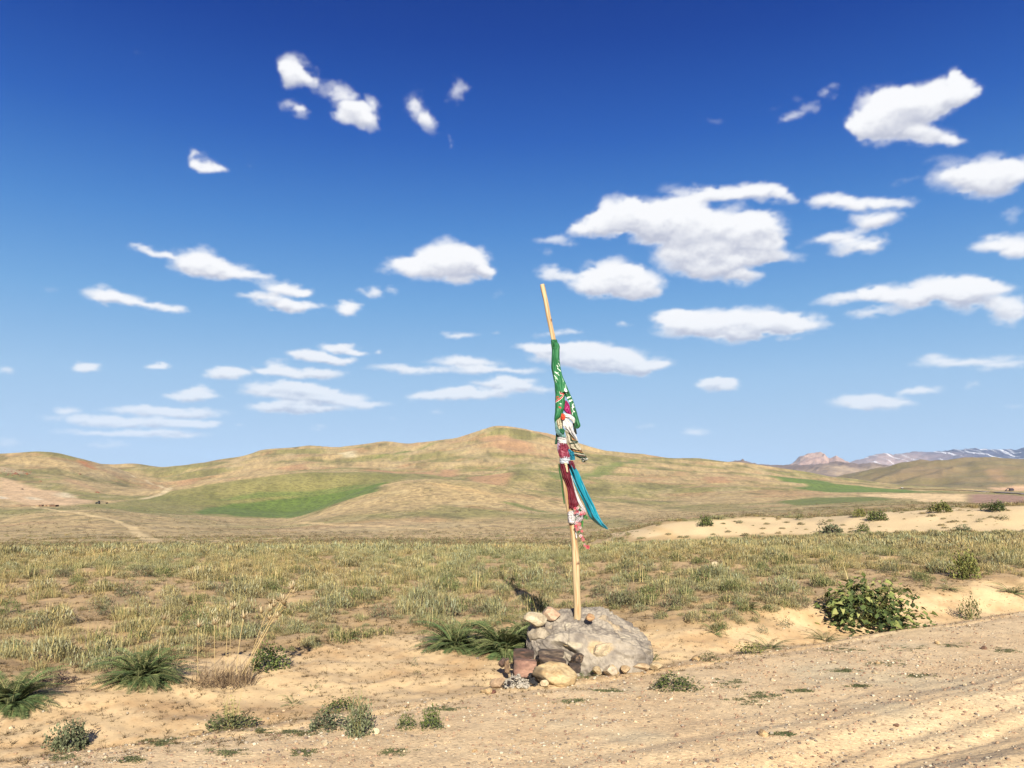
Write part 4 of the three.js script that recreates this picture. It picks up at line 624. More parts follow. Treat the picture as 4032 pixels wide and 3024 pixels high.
{
  const t = thing('flower_garland', 'garland of pink red and white cloth flowers with green leaves', 'garland'), R = rng(41);
  const stemPts = [[700, 2330], [740, 2330], [790, 2350], [830, 2390], [770, 2420], [720, 2460], [715, 2510], [740, 2560], [770, 2600], [785, 2650], [800, 2710], [815, 2760], [850, 2800], [882, 2835]].map(([x, y]) => P(ZX(x), ZY(y), CD - 0.09));
  mesh('stem', new THREE.TubeGeometry(new THREE.CatmullRomCurve3(stemPts), 80, 0.003, 5), STD({ color: col(A(70, 120, 50, 0.6)) }), t);
  const petal = (c1, c2) => { const gb = new GB(); for (let k = 0; k < 7; k++) for (let ring = 0; ring < 2; ring++) { const a = (k + ring * 0.5) / 7 * 2 * Math.PI, tilt = ring ? 0.9 : 0.25, L = ring ? 0.7 : 1, q = (s, w) => { const r = s * L, y = Math.sin(tilt) * r; return [Math.cos(a + w) * Math.cos(tilt) * r, Math.sin(a + w) * Math.cos(tilt) * r, y]; }; const p0 = q(0.1, 0), p1 = q(0.6, 0.4), p2 = q(1, 0.12), p3 = q(0.6, -0.4), i0 = gb.v(...p0, c2), i1 = gb.v(...p1, c1), i2 = gb.v(...p2, c1), i3 = gb.v(...p3, c1); gb.q(i0, i1, i2, i3); } return gb.geo(); };
  const kinds = [petal(A(238, 96, 120, 0.7), A(200, 30, 60, 0.7)), petal(A(250, 226, 226, 0.75), A(226, 70, 96, 0.7)), petal(A(206, 34, 64, 0.7), A(250, 200, 200, 0.7))], fm = STD({ vertexColors: true, roughness: 0.7 });
  const flowers = [[712, 2330, 24], [745, 2322, 22], [708, 2385, 22], [742, 2368, 24], [806, 2375, 30], [832, 2392, 24], [790, 2400, 24], [735, 2515, 28], [765, 2535, 28], [722, 2560, 24], [775, 2575, 24], [742, 2595, 30], [800, 2630, 20], [785, 2690, 24], [812, 2735, 28], [800, 2700, 20], [838, 2790, 14], [838, 2812, 20], [878, 2832, 30]];
  flowers.forEach(([x, y, s], i) => { const f = mesh('flower', kinds[i % 3], fm, t); f.position.copy(P(ZX(x), ZY(y), CD - 0.1 - 0.02 * R())); f.scale.setScalar(s * 0.3014 * mpp(CD) * 1.15); f.rotation.set((R() - 0.5) * 1.2, (R() - 0.5) * 1.2, R() * 6); });
  const lg = (() => { const gb = new GB(), a = A(70, 150, 50, 0.6), b = A(40, 100, 40, 0.6); const i = [[0, 0, 0], [0.3, 0.35, 0.08], [0.3, -0.35, 0.08], [0.7, 0.25, 0.1], [0.7, -0.25, 0.1], [1, 0, 0], [0.4, 0, -0.04]].map((p, k) => gb.v(...p, k % 2 ? a : b)); gb.t(i[0], i[6], i[1]); gb.t(i[0], i[2], i[6]); gb.q(i[1], i[6], i[5], i[3]); gb.q(i[6], i[2], i[4], i[5]); return gb.geo(); })();
  for (const [x, y, s, a] of [[750, 2350, 40, 0.5], [770, 2345, 36, -0.6], [848, 2400, 62, -1.9], [856, 2430, 50, -1.3], [800, 2480, 60, -1.5], [790, 2520, 60, -1.2], [735, 2640, 46, 0.2], [800, 2520, 50, -2]]) { const f = mesh('leaf', lg, fm, t); f.position.copy(P(ZX(x), ZY(y), CD - 0.085)); f.scale.setScalar(s * 0.3014 * mpp(CD)); f.rotation.set(0.2, 0.3, a); }
}

// ---------------------------------------------------------------- plants
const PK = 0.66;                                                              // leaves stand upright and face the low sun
const leafMat = STD({ vertexColors: true, roughness: 0.85 });
function blade(gb, x, y, z, az, el, len, w, bend, c1, c2, seg = 3) {           // a tapering blade or stem that arches over
  const ca = Math.cos(az), sa = Math.sin(az), px = -sa * w, pz = ca * w; let a, b, e = el, cx = x, cy = y, cz = z;
  for (let k = 0; k <= seg; k++) {
    const t = k / seg, ww = (1 - t * 0.85), c = mix3(c1, c2, t), i = gb.v(cx - px * ww, cy, cz - pz * ww, c), j = gb.v(cx + px * ww, cy, cz + pz * ww, c);
    if (k) gb.q(a, b, j, i); a = i; b = j;
    cx += ca * Math.cos(e) * len / seg; cz += sa * Math.cos(e) * len / seg; cy += Math.sin(e) * len / seg; e -= bend / seg;
  }
}
function leaflet(gb, x, y, z, R, s, c, slim = 0) { const a = R() * 6.283, e = slim ? -0.15 + 1.5 * R() : (R() - 0.35) * 2, wd = slim || 0.4, u = [Math.cos(a) * Math.cos(e), Math.sin(e), Math.sin(a) * Math.cos(e)], b = a + 1.57, v = [Math.cos(b) * wd, (R() - 0.5) * 0.3 * wd, Math.sin(b) * wd]; const i = gb.v(x, y, z, c), j = gb.v(x + s * (u[0] * 0.5 + v[0]), y + s * (u[1] * 0.5 + v[1]), z + s * (u[2] * 0.5 + v[2]), c), k = gb.v(x + s * u[0], y + s * u[1], z + s * u[2], c), l = gb.v(x + s * (u[0] * 0.5 - v[0]), y + s * (u[1] * 0.5 - v[1]), z + s * (u[2] * 0.5 - v[2]), c); gb.q(i, j, k, l); }
// --- steppe tufts
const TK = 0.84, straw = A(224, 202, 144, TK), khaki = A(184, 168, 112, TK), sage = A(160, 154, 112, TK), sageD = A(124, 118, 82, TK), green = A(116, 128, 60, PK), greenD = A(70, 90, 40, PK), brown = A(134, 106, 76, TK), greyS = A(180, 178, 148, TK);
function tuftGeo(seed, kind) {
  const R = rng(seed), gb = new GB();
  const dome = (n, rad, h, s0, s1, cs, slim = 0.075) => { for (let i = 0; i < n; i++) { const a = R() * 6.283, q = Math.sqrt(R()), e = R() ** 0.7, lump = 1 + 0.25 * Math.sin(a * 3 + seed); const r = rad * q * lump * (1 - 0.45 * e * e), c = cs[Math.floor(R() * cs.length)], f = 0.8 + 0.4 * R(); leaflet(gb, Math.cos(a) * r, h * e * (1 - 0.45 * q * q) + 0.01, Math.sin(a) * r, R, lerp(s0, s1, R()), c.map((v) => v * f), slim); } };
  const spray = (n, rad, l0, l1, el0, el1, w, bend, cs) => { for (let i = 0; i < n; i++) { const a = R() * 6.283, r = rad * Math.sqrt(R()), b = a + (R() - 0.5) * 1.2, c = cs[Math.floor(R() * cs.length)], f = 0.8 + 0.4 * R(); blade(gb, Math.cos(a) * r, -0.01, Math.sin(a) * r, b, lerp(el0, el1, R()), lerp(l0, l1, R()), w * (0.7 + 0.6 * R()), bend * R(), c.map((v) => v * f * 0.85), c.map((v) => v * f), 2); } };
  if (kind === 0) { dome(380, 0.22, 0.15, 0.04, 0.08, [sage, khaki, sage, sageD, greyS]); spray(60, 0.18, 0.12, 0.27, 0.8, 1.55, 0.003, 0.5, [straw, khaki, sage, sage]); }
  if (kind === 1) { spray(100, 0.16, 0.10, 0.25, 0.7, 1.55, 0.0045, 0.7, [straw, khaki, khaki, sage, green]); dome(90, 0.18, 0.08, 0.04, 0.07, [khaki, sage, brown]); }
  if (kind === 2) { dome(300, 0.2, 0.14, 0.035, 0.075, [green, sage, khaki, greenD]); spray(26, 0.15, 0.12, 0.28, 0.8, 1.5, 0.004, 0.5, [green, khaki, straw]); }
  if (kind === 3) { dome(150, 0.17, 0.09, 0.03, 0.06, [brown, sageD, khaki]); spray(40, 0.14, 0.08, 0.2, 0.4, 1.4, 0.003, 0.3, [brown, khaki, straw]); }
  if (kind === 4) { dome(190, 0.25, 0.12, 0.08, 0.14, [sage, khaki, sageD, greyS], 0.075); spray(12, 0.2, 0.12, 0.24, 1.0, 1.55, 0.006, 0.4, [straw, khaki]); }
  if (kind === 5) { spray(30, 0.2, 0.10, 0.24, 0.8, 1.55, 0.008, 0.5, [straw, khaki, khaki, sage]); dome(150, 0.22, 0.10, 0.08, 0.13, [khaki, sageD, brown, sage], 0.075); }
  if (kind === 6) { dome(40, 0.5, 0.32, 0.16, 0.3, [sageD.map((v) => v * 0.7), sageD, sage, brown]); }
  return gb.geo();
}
const tufts = [0, 0, 0, 1, 1, 1, 2, 2, 3, 3].map((k, i) => ({ g: tuftGeo(50 + i, k), k })), farTufts = [4, 4, 5, 5, 4].map((k, i) => ({ g: tuftGeo(80 + i, k), k })), dots = [6, 6, 6].map((k, i) => tuftGeo(90 + i, k));
const keepOut = [];                                                           // places already taken by single plants and stones
const clear = (x, d) => keepOut.every(([kx, kd, kr]) => (x - kx) ** 2 + (d - kd) ** 2 > kr * kr);
function instanced(name, label, category, geos, list) {                        // list: {v, x, y, z, s, sy, a, c}
  const parts = geos.map((g, v) => ({ g, l: list.filter((q) => q.v === v) })).filter((q) => q.l.length), M4 = new THREE.Matrix4(), Q = new THREE.Quaternion(), E = new THREE.Euler();
  const root = parts.length > 1 ? new THREE.Group() : null;
  if (root) { root.name = numbered(name); scene.add(root); tag(root, label, category, null, 'stuff'); }
  for (const { g, l } of parts) {
    const o = new THREE.InstancedMesh(g, leafMat, l.length); o.name = root ? 'clump' : numbered(name);
    l.forEach((q, i) => { E.set(q.tx ?? 0, q.a, q.tz ?? 0); M4.compose(new THREE.Vector3(q.x, q.y, q.z), Q.setFromEuler(E), new THREE.Vector3(q.s, q.s * (q.sy ?? 1), q.s)); o.setMatrixAt(i, M4); o.setColorAt(i, new THREE.Color().setRGB(...q.c)); });
    o.castShadow = o.receiveShadow = true; (root ?? scene).add(o); if (root) o.userData = { kind: 'stuff' }; else tag(o, label, category, null, 'stuff');
  }
}
// --- fern-leaved clumps: every frond a part
const frondKinds = [[A(96, 118, 62, 0.8), A(122, 140, 82, 0.8)], [A(78, 102, 54, 0.8), A(104, 126, 70, 0.8)], [A(116, 128, 70, 0.8), A(150, 156, 98, 0.8)]].map(([c1, c2], n) => {
  const gb = new GB(), R = rng(600 + n), L = 1, seg = 30; let x = 0, y = 0, e = 0.95;
  let pa, pb; const stemC = A(178, 178, 112, PK);
  for (let k = 0; k <= seg; k++) {
    const t = k / seg, w = 0.008 * (1 - 0.7 * t), i = gb.v(x, y, -w, stemC), j = gb.v(x, y, w, stemC); if (k) gb.q(pa, pb, j, i); pa = i; pb = j;
    if (k > 1) for (const s of [-1, 1]) { const len = 0.095 * Math.sin(Math.PI * clamp(0.12 + 0.86 * t) ** 0.8) + 0.02, c = mix3(c1, c2, R()), lx = 0.35 + 0.2 * R(), up = 0.25 + 0.3 * R(); const a = gb.v(x, y, 0, c), b = gb.v(x + len * (lx * 0.5) - 0.009, y + len * up * 0.5, s * len * 0.5, c), d = gb.v(x + len * lx, y + len * up * 0.6, s * len * 0.95, c), q = gb.v(x + len * lx * 0.5 + 0.012, y + len * up * 0.4, s * len * 0.5, c); gb.q(a, b, d, q); }
    x += Math.cos(e) * L / seg; y += Math.sin(e) * L / seg; e -= 1.5 / seg;
  }
  return gb.geo();
});
function fern(label, px, py, w, h, n, o = {}) {
  const t = thing('fern_leaved_plant', label, 'plant', o.group), g = groundAt(px, py), m = mpp(-g.z), R = rng(px * 3 + py), len = w * m * 0.68; t.position.copy(g); t.position.y -= 0.015;
  for (let i = 0; i < n; i++) {
    const f = mesh('frond', frondKinds[Math.floor(R() * 3)], leafMat, t), a = i * 2.399 + R() * 0.6, q = R(), s = len * (0.55 + 0.6 * R()), up = lerp(0.75, 1.5, (q ** 1.6)) * (h / w) * 1.25;
    f.rotation.set(0, -a, 0); f.rotateZ(-0.35 + 0.75 * q); f.rotateX((R() - 0.5) * 0.5); f.scale.set(s, s * clamp(up, 0.4, 1.3), s * (0.9 + 0.4 * R())); f.position.set(Math.cos(a) * 0.02, 0, Math.sin(a) * 0.02);
  }
  keepOut.push([g.x, -g.z, w * m * 0.36]); return t;
}
fern('big dark green fern-leaved clump at the left end of the sandy bank', 50, 2775, 330, 180, 190);
fern('spreading fern-leaved clump left of the dead brown bush', 560, 2680, 300, 190, 190);
fern('dark green fern-leaved clump on the bank left of the fire ring', 1790, 2550, 270, 150, 170);
fern('fern-leaved clump between the fire ring and the cairn', 1985, 2565, 300, 170, 190);
fern('bushy fern-leaved clump right behind the sooty fire ring slabs', 2080, 2520, 200, 130, 100);
fern('single small fern-leaved plant on bare sand', 1160, 2770, 105, 85, 16);
fern('small flat fern-leaved rosette near the middle of the sand', 1228, 2712, 70, 34, 12);
fern('light green fern-leaved tuft at the edge of the sage', 1372, 2515, 120, 75, 30);
fern('small fern-leaved plant at the right foot of the cairn', 2568, 2600, 80, 80, 18);
fern('fern-leaved plant growing halfway up the right bank', 2812, 2490, 105, 70, 24);
fern('yellowish fern-leaved clump at the top of the right bank', 2945, 2400, 130, 90, 34);
fern('little grassy plant between the tan boulder and the cairn foot', 2302, 2668, 100, 60, 16);
fern('low fern-leaved plant in the ditch left of the leafy bush', 3250, 2520, 150, 60, 30);
fern('dark fern-leaved plant lying along the ditch below the right bank', 3030, 2552, 150, 60, 30);
fern('fern-leaved clump in the sage at the far left', 195, 2440, 130, 60, 24);
fern('green fern-leaved tuft among the sage above the big left clump', 410, 2400, 120, 70, 24);
fern('fern-leaved clump at the right edge of the picture above the bank', 3985, 2335, 150, 80, 28);
fern('fern-leaved tuft on the bank top near the right edge', 3730, 2320, 110, 60, 22);
function shrubGeo(seed, n, cs, shape = 0.8, s = 0.11, slim = 0) {
  const R = rng(seed), gb = new GB();
  for (let i = 0; i < n; i++) { const a = R() * 6.283, e = Math.acos(R()), r = (0.45 + 0.55 * R() ** 0.5) * (1 + 0.2 * Math.sin(a * 3 + seed) + 0.12 * Math.sin(a * 7)), c = cs[Math.floor(R() * cs.length)], f = 0.8 + 0.4 * R(); leaflet(gb, Math.sin(e) * Math.cos(a) * r, Math.cos(e) * r * shape + 0.02, Math.sin(e) * Math.sin(a) * r, R, s * (0.6 + 0.8 * R()), c.map((v) => v * f), slim); }
  return gb.geo();
}
// --- leafy bush: arrow-shaped leaves, each a part
{
  const t = thing('leafy_bush', 'dense bush with big arrow-shaped green leaves at the road edge', 'bush'), g = groundAt(3420, 2478), m = mpp(-g.z), R = rng(888); t.position.copy(g);
  const W = 200 * m, Hh = 185 * m;
  const leafG = [[A(140, 150, 74, 0.75), A(160, 166, 90, 0.75)], [A(112, 128, 60, 0.75), A(134, 146, 74, 0.75)], [A(154, 160, 86, 0.75), A(176, 176, 104, 0.75)]].map(([a, b]) => { const gb = new GB(); const p = [[0, 0, 0], [0.22, 0.05, 0.30], [0.22, 0.05, -0.30], [-0.14, 0.03, 0.34], [-0.14, 0.03, -0.34], [0.6, 0.02, 0.15], [0.6, 0.02, -0.15], [1, -0.1, 0], [0.45, -0.05, 0]].map((q, k) => gb.v(...q, k % 2 ? a : b)); gb.t(p[0], p[1], p[3]); gb.t(p[0], p[4], p[2]); gb.q(p[0], p[8], p[5], p[1]); gb.q(p[0], p[2], p[6], p[8]); gb.t(p[8], p[7], p[5]); gb.t(p[8], p[6], p[7]); return gb.geo(); });
  const stemG = (() => { const gb = new GB(); blade(gb, 0, 0, 0, 0, 0.9, 1, 0.008, 0.5, A(130, 130, 70, PK), A(160, 160, 90, PK), 5); blade(gb, 0, 0, 0, 0.02, 0.9, 1, 0.006, 0.5, A(130, 130, 70, PK), A(160, 160, 90, PK), 5); return gb.geo(); })();
  for (let i = 0; i < 34; i++) { const s = mesh('stem', stemG, leafMat, t); s.rotation.y = R() * 6.28; s.scale.setScalar(W * (0.9 + 0.5 * R())); s.scale.y *= 0.7 + 0.6 * R(); }
  const inner = mesh('inner_leaves', shrubGeo(77, 1500, [A(96, 116, 50, PK), A(120, 134, 62, PK), A(76, 96, 44, PK)], 0.9, 0.12), leafMat, t); inner.scale.set(W * 0.92, Hh * 0.95, W * 0.7); inner.userData = { kind: 'stuff' };
  for (let i = 0; i < 298; i++) {
    const l = mesh('leaf', leafG[Math.floor(R() * 3)], leafMat, t), a = R() * 6.283, e = Math.acos(lerp(0.05, 1, R() ** 0.9)), r = 0.62 + 0.42 * R() ** 0.6, k = 1 + 0.14 * Math.sin(a * 3 + 1) + 0.1 * Math.sin(a * 5);
    l.position.set(Math.sin(e) * Math.cos(a) * W * r * k, Math.max(0.02, Math.cos(e) * Hh * r + 0.02), Math.sin(e) * Math.sin(a) * W * 0.8 * r * k);
    l.rotation.set(0, -a + (R() - 0.5) * 1.4, 0); l.rotateZ(lerp(-0.7, 0.6, R())); l.rotateX((R() - 0.5) * 1.6); l.scale.setScalar(0.055 + 0.075 * R() ** 1.8);
  }
  const dry = (() => { const gb = new GB(); blade(gb, 0, 0, 0, 0, 1.2, 1, 0.006, 0.3, straw, straw, 4); blade(gb, 0.3, 0.85, 0, 1, 1.0, 0.3, 0.006, 0.2, straw, straw, 2); blade(gb, 0.25, 0.7, 0, -1, 0.9, 0.3, 0.006, 0.2, straw, straw, 2); return gb.geo(); })();
  for (const [a, s] of [[0.4, 0.62], [2.6, 0.72], [3.3, 0.6], [5.6, 0.55]]) { const d = mesh('dry_stalk', dry, leafMat, t); d.rotation.y = a; d.scale.setScalar(s); }
  keepOut.push([g.x, -g.z, W]);
}
// --- dead brown bush with tall straw stalks and seed heads
{
  const t = thing('dead_thistle', 'dead brown thistle bush with tall straw stalks and dry seed heads', 'plant'), g = groundAt(880, 2690), m = mpp(-g.z), R = rng(999); t.position.copy(g);
  const gb = new GB(), b1 = A(136, 108, 82, PK), b2 = A(172, 144, 108, PK), b3 = A(104, 82, 64, PK);
  for (let i = 0; i < 420; i++) { const a = R() * 6.283, r = 120 * m * Math.sqrt(R()); blade(gb, Math.cos(a) * r, 0, Math.sin(a) * r * 0.8, R() * 6.283, 0.1 + 1.3 * R(), 0.05 + 0.24 * R(), 0.003, R(), [b1, b2, b3][Math.floor(R() * 3)], b2, 2); }
  mesh('dead_twigs', gb.geo(), leafMat, t);
  const stalks = [[960, 2590, 1150, 2318, 0.006], [950, 2600, 1110, 2365, 0.005], [930, 2590, 960, 2435, 0.005], [965, 2600, 1065, 2375, 0.004], [890, 2600, 898, 2470, 0.004], [780, 2610, 782, 2470, 0.004], [850, 2610, 845, 2460, 0.004], [620, 2560, 645, 2440, 0.004], [985, 2640, 1030, 2510, 0.003], [905, 2590, 915, 2400, 0.003]];
  const head = (() => { const h = new GB(); for (let k = 0; k < 12; k++) blade(h, 0, 0, 0, k * 0.9, 0.2 + 0.9 * (k % 3) / 2, 1, 0.16, -0.3, A(206, 172, 120, PK), A(244, 226, 184, PK), 2); return h.geo(); })();
  const d = -g.z, loc = (x, y, dd = 0) => P(x, y, d + dd).sub(g);
  for (const [x0, y0, x1, y1, w] of stalks) {
    const dd = (R() - 0.5) * 0.2, a = loc(x0, y0 + 60, dd), b = loc(x1, y1, dd), mid = a.clone().lerp(b, 0.5).add(new THREE.Vector3(-0.015, 0.01, 0));
    const sk = mesh('stalk', new THREE.TubeGeometry(new THREE.QuadraticBezierCurve3(a, mid, b), 12, w * 0.62, 5), STD({ color: col(A(230, 202, 144, PK)) }), t);
    for (let k = 0; k < (y1 < 2400 ? 4 : 1); k++) { const q = a.clone().lerp(b, 1 - k * 0.09), h = mesh('seed_head', head, leafMat, sk); q.x += k ? (k % 2 ? 0.05 : -0.045) : 0; q.y += k ? 0.025 : 0; h.position.copy(q); h.scale.setScalar(0.055 + 0.025 * R()); h.rotation.y = R() * 6; if (k) mesh('twig', new THREE.TubeGeometry(new THREE.LineCurve3(a.clone().lerp(b, 1 - k * 0.09 - 0.06), q), 1, 0.002, 4), STD({ color: col(A(226, 196, 132, PK)) }), sk); }
  }
  keepOut.push([g.x, -g.z, 110 * m]);
}
// --- small shrubs, mats and tufts that can be told apart
const stemsGeo = (seed, n, h, cs) => { const R = rng(seed), gb = new GB(); for (let i = 0; i < n; i++) { const a = R() * 6.283, c = cs[Math.floor(R() * cs.length)]; blade(gb, Math.cos(a) * 0.3 * R(), 0, Math.sin(a) * 0.3 * R(), R() * 6.283, 1.0 + 0.55 * R(), h * (0.6 + 0.5 * R()), 0.02, 0.35 * R(), c, c, 3); for (let k = 0; k < 3; k++) leaflet(gb, (R() - 0.5) * 0.5, h * (0.4 + 0.5 * R()), (R() - 0.5) * 0.5, R, 0.09, c); } return gb.geo(); };
const cGrey = [A(126, 134, 96, PK), A(150, 154, 114, PK), A(104, 112, 74, PK)], cGrn = [green, A(128, 140, 66, PK), greenD], cMat = [A(118, 124, 72, PK), A(142, 142, 88, PK), A(98, 104, 62, PK)], cYel = [A(160, 156, 76, PK), A(140, 144, 70, PK), A(120, 128, 60, PK)], cBrn = [A(150, 124, 90, PK), A(118, 96, 74, PK), A(134, 120, 80, PK)];
function shrub(name, label, px, py, w, h, cs, o = {}) {
  const t = thing(name, label, 'shrub', o.group), g = groundAt(px, py), m = mpp(-g.z); t.position.copy(g); t.position.y -= 0.01;
  const f = mesh('foliage', shrubGeo(px + py, Math.round((o.n ?? 420) * (o.slim ? 1 : 2)), cs, 1, o.leaf ?? 0.13, o.slim), leafMat, t); f.scale.set(w * m / 2, h * m, w * m / 2);
  if (o.stems) { const s = mesh('stems', stemsGeo(px, o.stems, o.tall, o.sc ?? [A(176, 172, 96, PK), A(196, 186, 120, PK)]), leafMat, t); s.scale.setScalar(w * m * 0.5); }
  keepOut.push([g.x, -g.z, w * m * 0.45]); return t;
}
shrub('grey_shrub', 'rounded grey-green shrub low at the left on the bare sand', 268, 2948, 140, 100, cGrey, { n: 700, leaf: 0.14 });
shrub('small_grey_plant', 'tiny brownish plant just above the rounded grey-green shrub', 302, 2858, 60, 40, cBrn, { n: 120 });
shrub('tall_weed', 'bushy green weed with a spray of tall thin stalks at the road edge', 1412, 2895, 110, 130, cGrey, { n: 520, stems: 34, tall: 3.4 });
shrub('grey_shrub', 'low grey-green plant left of the tall weed', 1285, 2870, 150, 70, cGrey, { n: 420 });
shrub('green_mat', 'bright green plant behind the tall weed', 1340, 2800, 130, 55, cGrn, { n: 300 });
shrub('small_pyramid_plant', 'small pyramid-shaped green plant on the road edge', 1700, 2868, 90, 78, cGrn, { n: 420 });
shrub('small_pyramid_plant', 'leaning low green plant left of the pyramid-shaped one', 1600, 2868, 85, 55, cGrn, { n: 300 });
shrub('green_mat', 'low rounded green mat on the road in front of the cairn', 2658, 2708, 180, 52, cGrn, { n: 620, leaf: 0.1 });
shrub('dark_shrub', 'dark green shrub right of the dead thistle bush', 1058, 2632, 150, 85, cGrn, { n: 520 });
shrub('dry_weed', 'dry greyish weed patch below the sand in the left middle', 905, 2868, 190, 60, cMat, { n: 420, stems: 20, tall: 1.4 });
shrub('small_grey_plant', 'tiny grey plant alone on the middle of the sand', 1632, 2622, 36, 34, cGrey, { n: 90 });
shrub('small_grey_plant', 'faint pale plant just below the tiny grey one', 1640, 2658, 50, 26, cMat, { n: 80 });
shrub('small_grey_plant', 'small grey plant on the right bank beside the ditch', 3004, 2492, 52, 36, cGrey, { n: 120 });
shrub('small_grey_plant', 'small grey-green plant higher on the right bank', 3088, 2470, 50, 40, cGrey, { n: 120 });
shrub('yellow_flower_plant', 'yellowish low plant in the ditch right of the cairn', 2960, 2572, 110, 40, cYel, { n: 320 });
shrub('ditch_plant', 'pale grassy plant at the near end of the right ditch', 2790, 2600, 90, 32, cMat, { n: 220 });
shrub('rounded_grass_clump', 'tall rounded olive grass clump in the sage at the right', 3805, 2280, 115, 105, cYel, { n: 520, stems: 60, tall: 1.7, sc: cYel });
shrub('bank_weed', 'feathery green weed hanging down the right bank', 3822, 2440, 80, 95, cMat, { n: 240, stems: 26, tall: 1.9 });
shrub('brown_dead_mat', 'purple-brown dead mat beside the big left clump', 215, 2690, 140, 45, [A(112, 84, 78, PK), A(140, 110, 92, PK), A(90, 68, 64, PK)], { n: 420, leaf: 0.1 });
shrub('bank_shrub', 'green shrub on the dirt bank nearest the pole', 2780, 2070, 56, 35, cGrn, { n: 560, leaf: 0.15 });
shrub('bank_shrub', 'yellow-green feathery shrub on the middle of the dirt bank', 3385, 2036, 48, 34, cYel, { n: 480, leaf: 0.15 });
shrub('bank_shrub', 'broad green shrub on the dirt bank right of the feathery one', 3455, 2048, 76, 35, cGrn, { n: 620, leaf: 0.15 });
shrub('bank_shrub', 'wide yellow-green shrub on the crest of the dirt bank', 3705, 2016, 88, 37, cYel, { n: 620, leaf: 0.15 });
shrub('bank_shrub', 'dark round shrub on the crest of the dirt bank at the far right', 3928, 2012, 64, 37, [greenD, green], { n: 620, leaf: 0.15 });
shrub('bank_shrub', 'smaller dark shrub just left of the dark round one', 3878, 2010, 40, 26, [greenD, green], { n: 200, leaf: 0.15 });
shrub('bank_shrub', 'little tree-like shrub above the dirt bank left part', 3150, 2048, 35, 27, cMat, { n: 160, leaf: 0.15 });
shrub('bank_shrub', 'dark low shrub on the lower dirt bank', 3240, 2066, 37, 18, [greenD, sageD], { n: 140, leaf: 0.16 });
shrub('bank_shrub', 'grey-green shrub row at the foot of the dirt bank', 3275, 2100, 96, 34, cGrey, { n: 320, leaf: 0.18 });
shrub('bank_shrub', 'dense green shrub at the foot of the dirt bank', 3400, 2094, 53, 32, cGrn, { n: 240, leaf: 0.18 });
shrub('bank_shrub', 'flat dark mat on the dirt bank below the wide yellow-green shrub', 3665, 2034, 32, 11, [greenD, sageD], { n: 120, leaf: 0.16 });
shrub('bank_shrub', 'small bush low on the dirt bank at the right', 3855, 2056, 27, 16, cMat, { n: 120, leaf: 0.16 });
shrub('bank_shrub', 'pale straggly bush on the dirt bank at the right edge', 3952, 2046, 48, 19, cMat, { n: 140, leaf: 0.16 });
shrub('bank_shrub', 'grey-green bush at the right end of the dirt bank foot', 3790, 2094, 72, 27, cGrey, { n: 240, leaf: 0.18 });
const cSage = [A(132, 134, 98, TK), A(150, 148, 108, TK), A(104, 106, 72, TK), A(118, 98, 76, TK)], cSageG = [A(120, 130, 70, TK), A(140, 144, 86, TK), A(92, 102, 54, TK)];
const where = (x) => (x < 330 ? 'above the big left fern-leaved clump' : x < 750 ? 'above the spreading fern-leaved clump' : x < 1150 ? 'behind the dead thistle' : x < 1550 ? 'above the middle of the sand' : x < 2000 ? 'left of the cloth shadow' : x < 2400 ? 'behind the cairn' : x < 2900 ? 'right of the cairn' : x < 3300 ? 'left of the leafy bush' : x < 3650 ? 'behind the leafy bush' : 'right of the leafy bush');
[[30, 2420, 120, 70], [130, 2280, 60, 44], [250, 2275, 90, 50], [300, 2300, 70, 40], [420, 2420, 130, 64], [560, 2270, 100, 48], [640, 2275, 90, 40], [505, 2350, 120, 60], [690, 2395, 110, 60], [760, 2460, 130, 66], [900, 2345, 130, 60], [940, 2310, 90, 44], [1060, 2330, 100, 48], [1210, 2270, 100, 44], [1270, 2420, 130, 60], [1400, 2350, 110, 50], [1500, 2430, 120, 56], [1660, 2370, 130, 70], [1760, 2330, 130, 74], [1900, 2420, 120, 56], [1880, 2270, 100, 50], [2020, 2320, 90, 60], [2370, 2350, 110, 60], [2470, 2390, 150, 80], [2560, 2360, 120, 60], [2650, 2390, 120, 56], [2720, 2330, 100, 44], [2880, 2330, 110, 50], [3050, 2370, 120, 60], [3150, 2390, 110, 56], [3000, 2250, 90, 36], [3250, 2230, 80, 36], [3500, 2260, 90, 50], [3640, 2290, 90, 44], [3560, 2230, 70, 34], [3900, 2240, 90, 44], [3960, 2190, 80, 34], [150, 2480, 120, 60], [1010, 2480, 120, 56], [2760, 2220, 80, 34], [2200, 2260, 90, 40], [2480, 2260, 90, 40]].forEach(([x, y, w, h], i) => shrub('sage_bush', `${i % 3 ? 'dark grey-green' : 'fresher green'} ${w > 110 ? 'broad' : w > 85 ? 'rounded' : 'small'} sage bush ${y > 2380 ? 'near the sand' : y > 2290 ? 'well inside the steppe' : 'far out on the steppe'} ${where(x)}`, x, y, w * 0.9, h * 0.9, i % 3 ? cSage : cSageG, { n: 760, leaf: 0.22, slim: 0.09, group: 'sage bushes on the steppe' }));
keepOut.push([P(2322, 2600, CD).x, CD, 0.72], [P(2120, 2650, 7.8).x, 7.75, 0.5]);
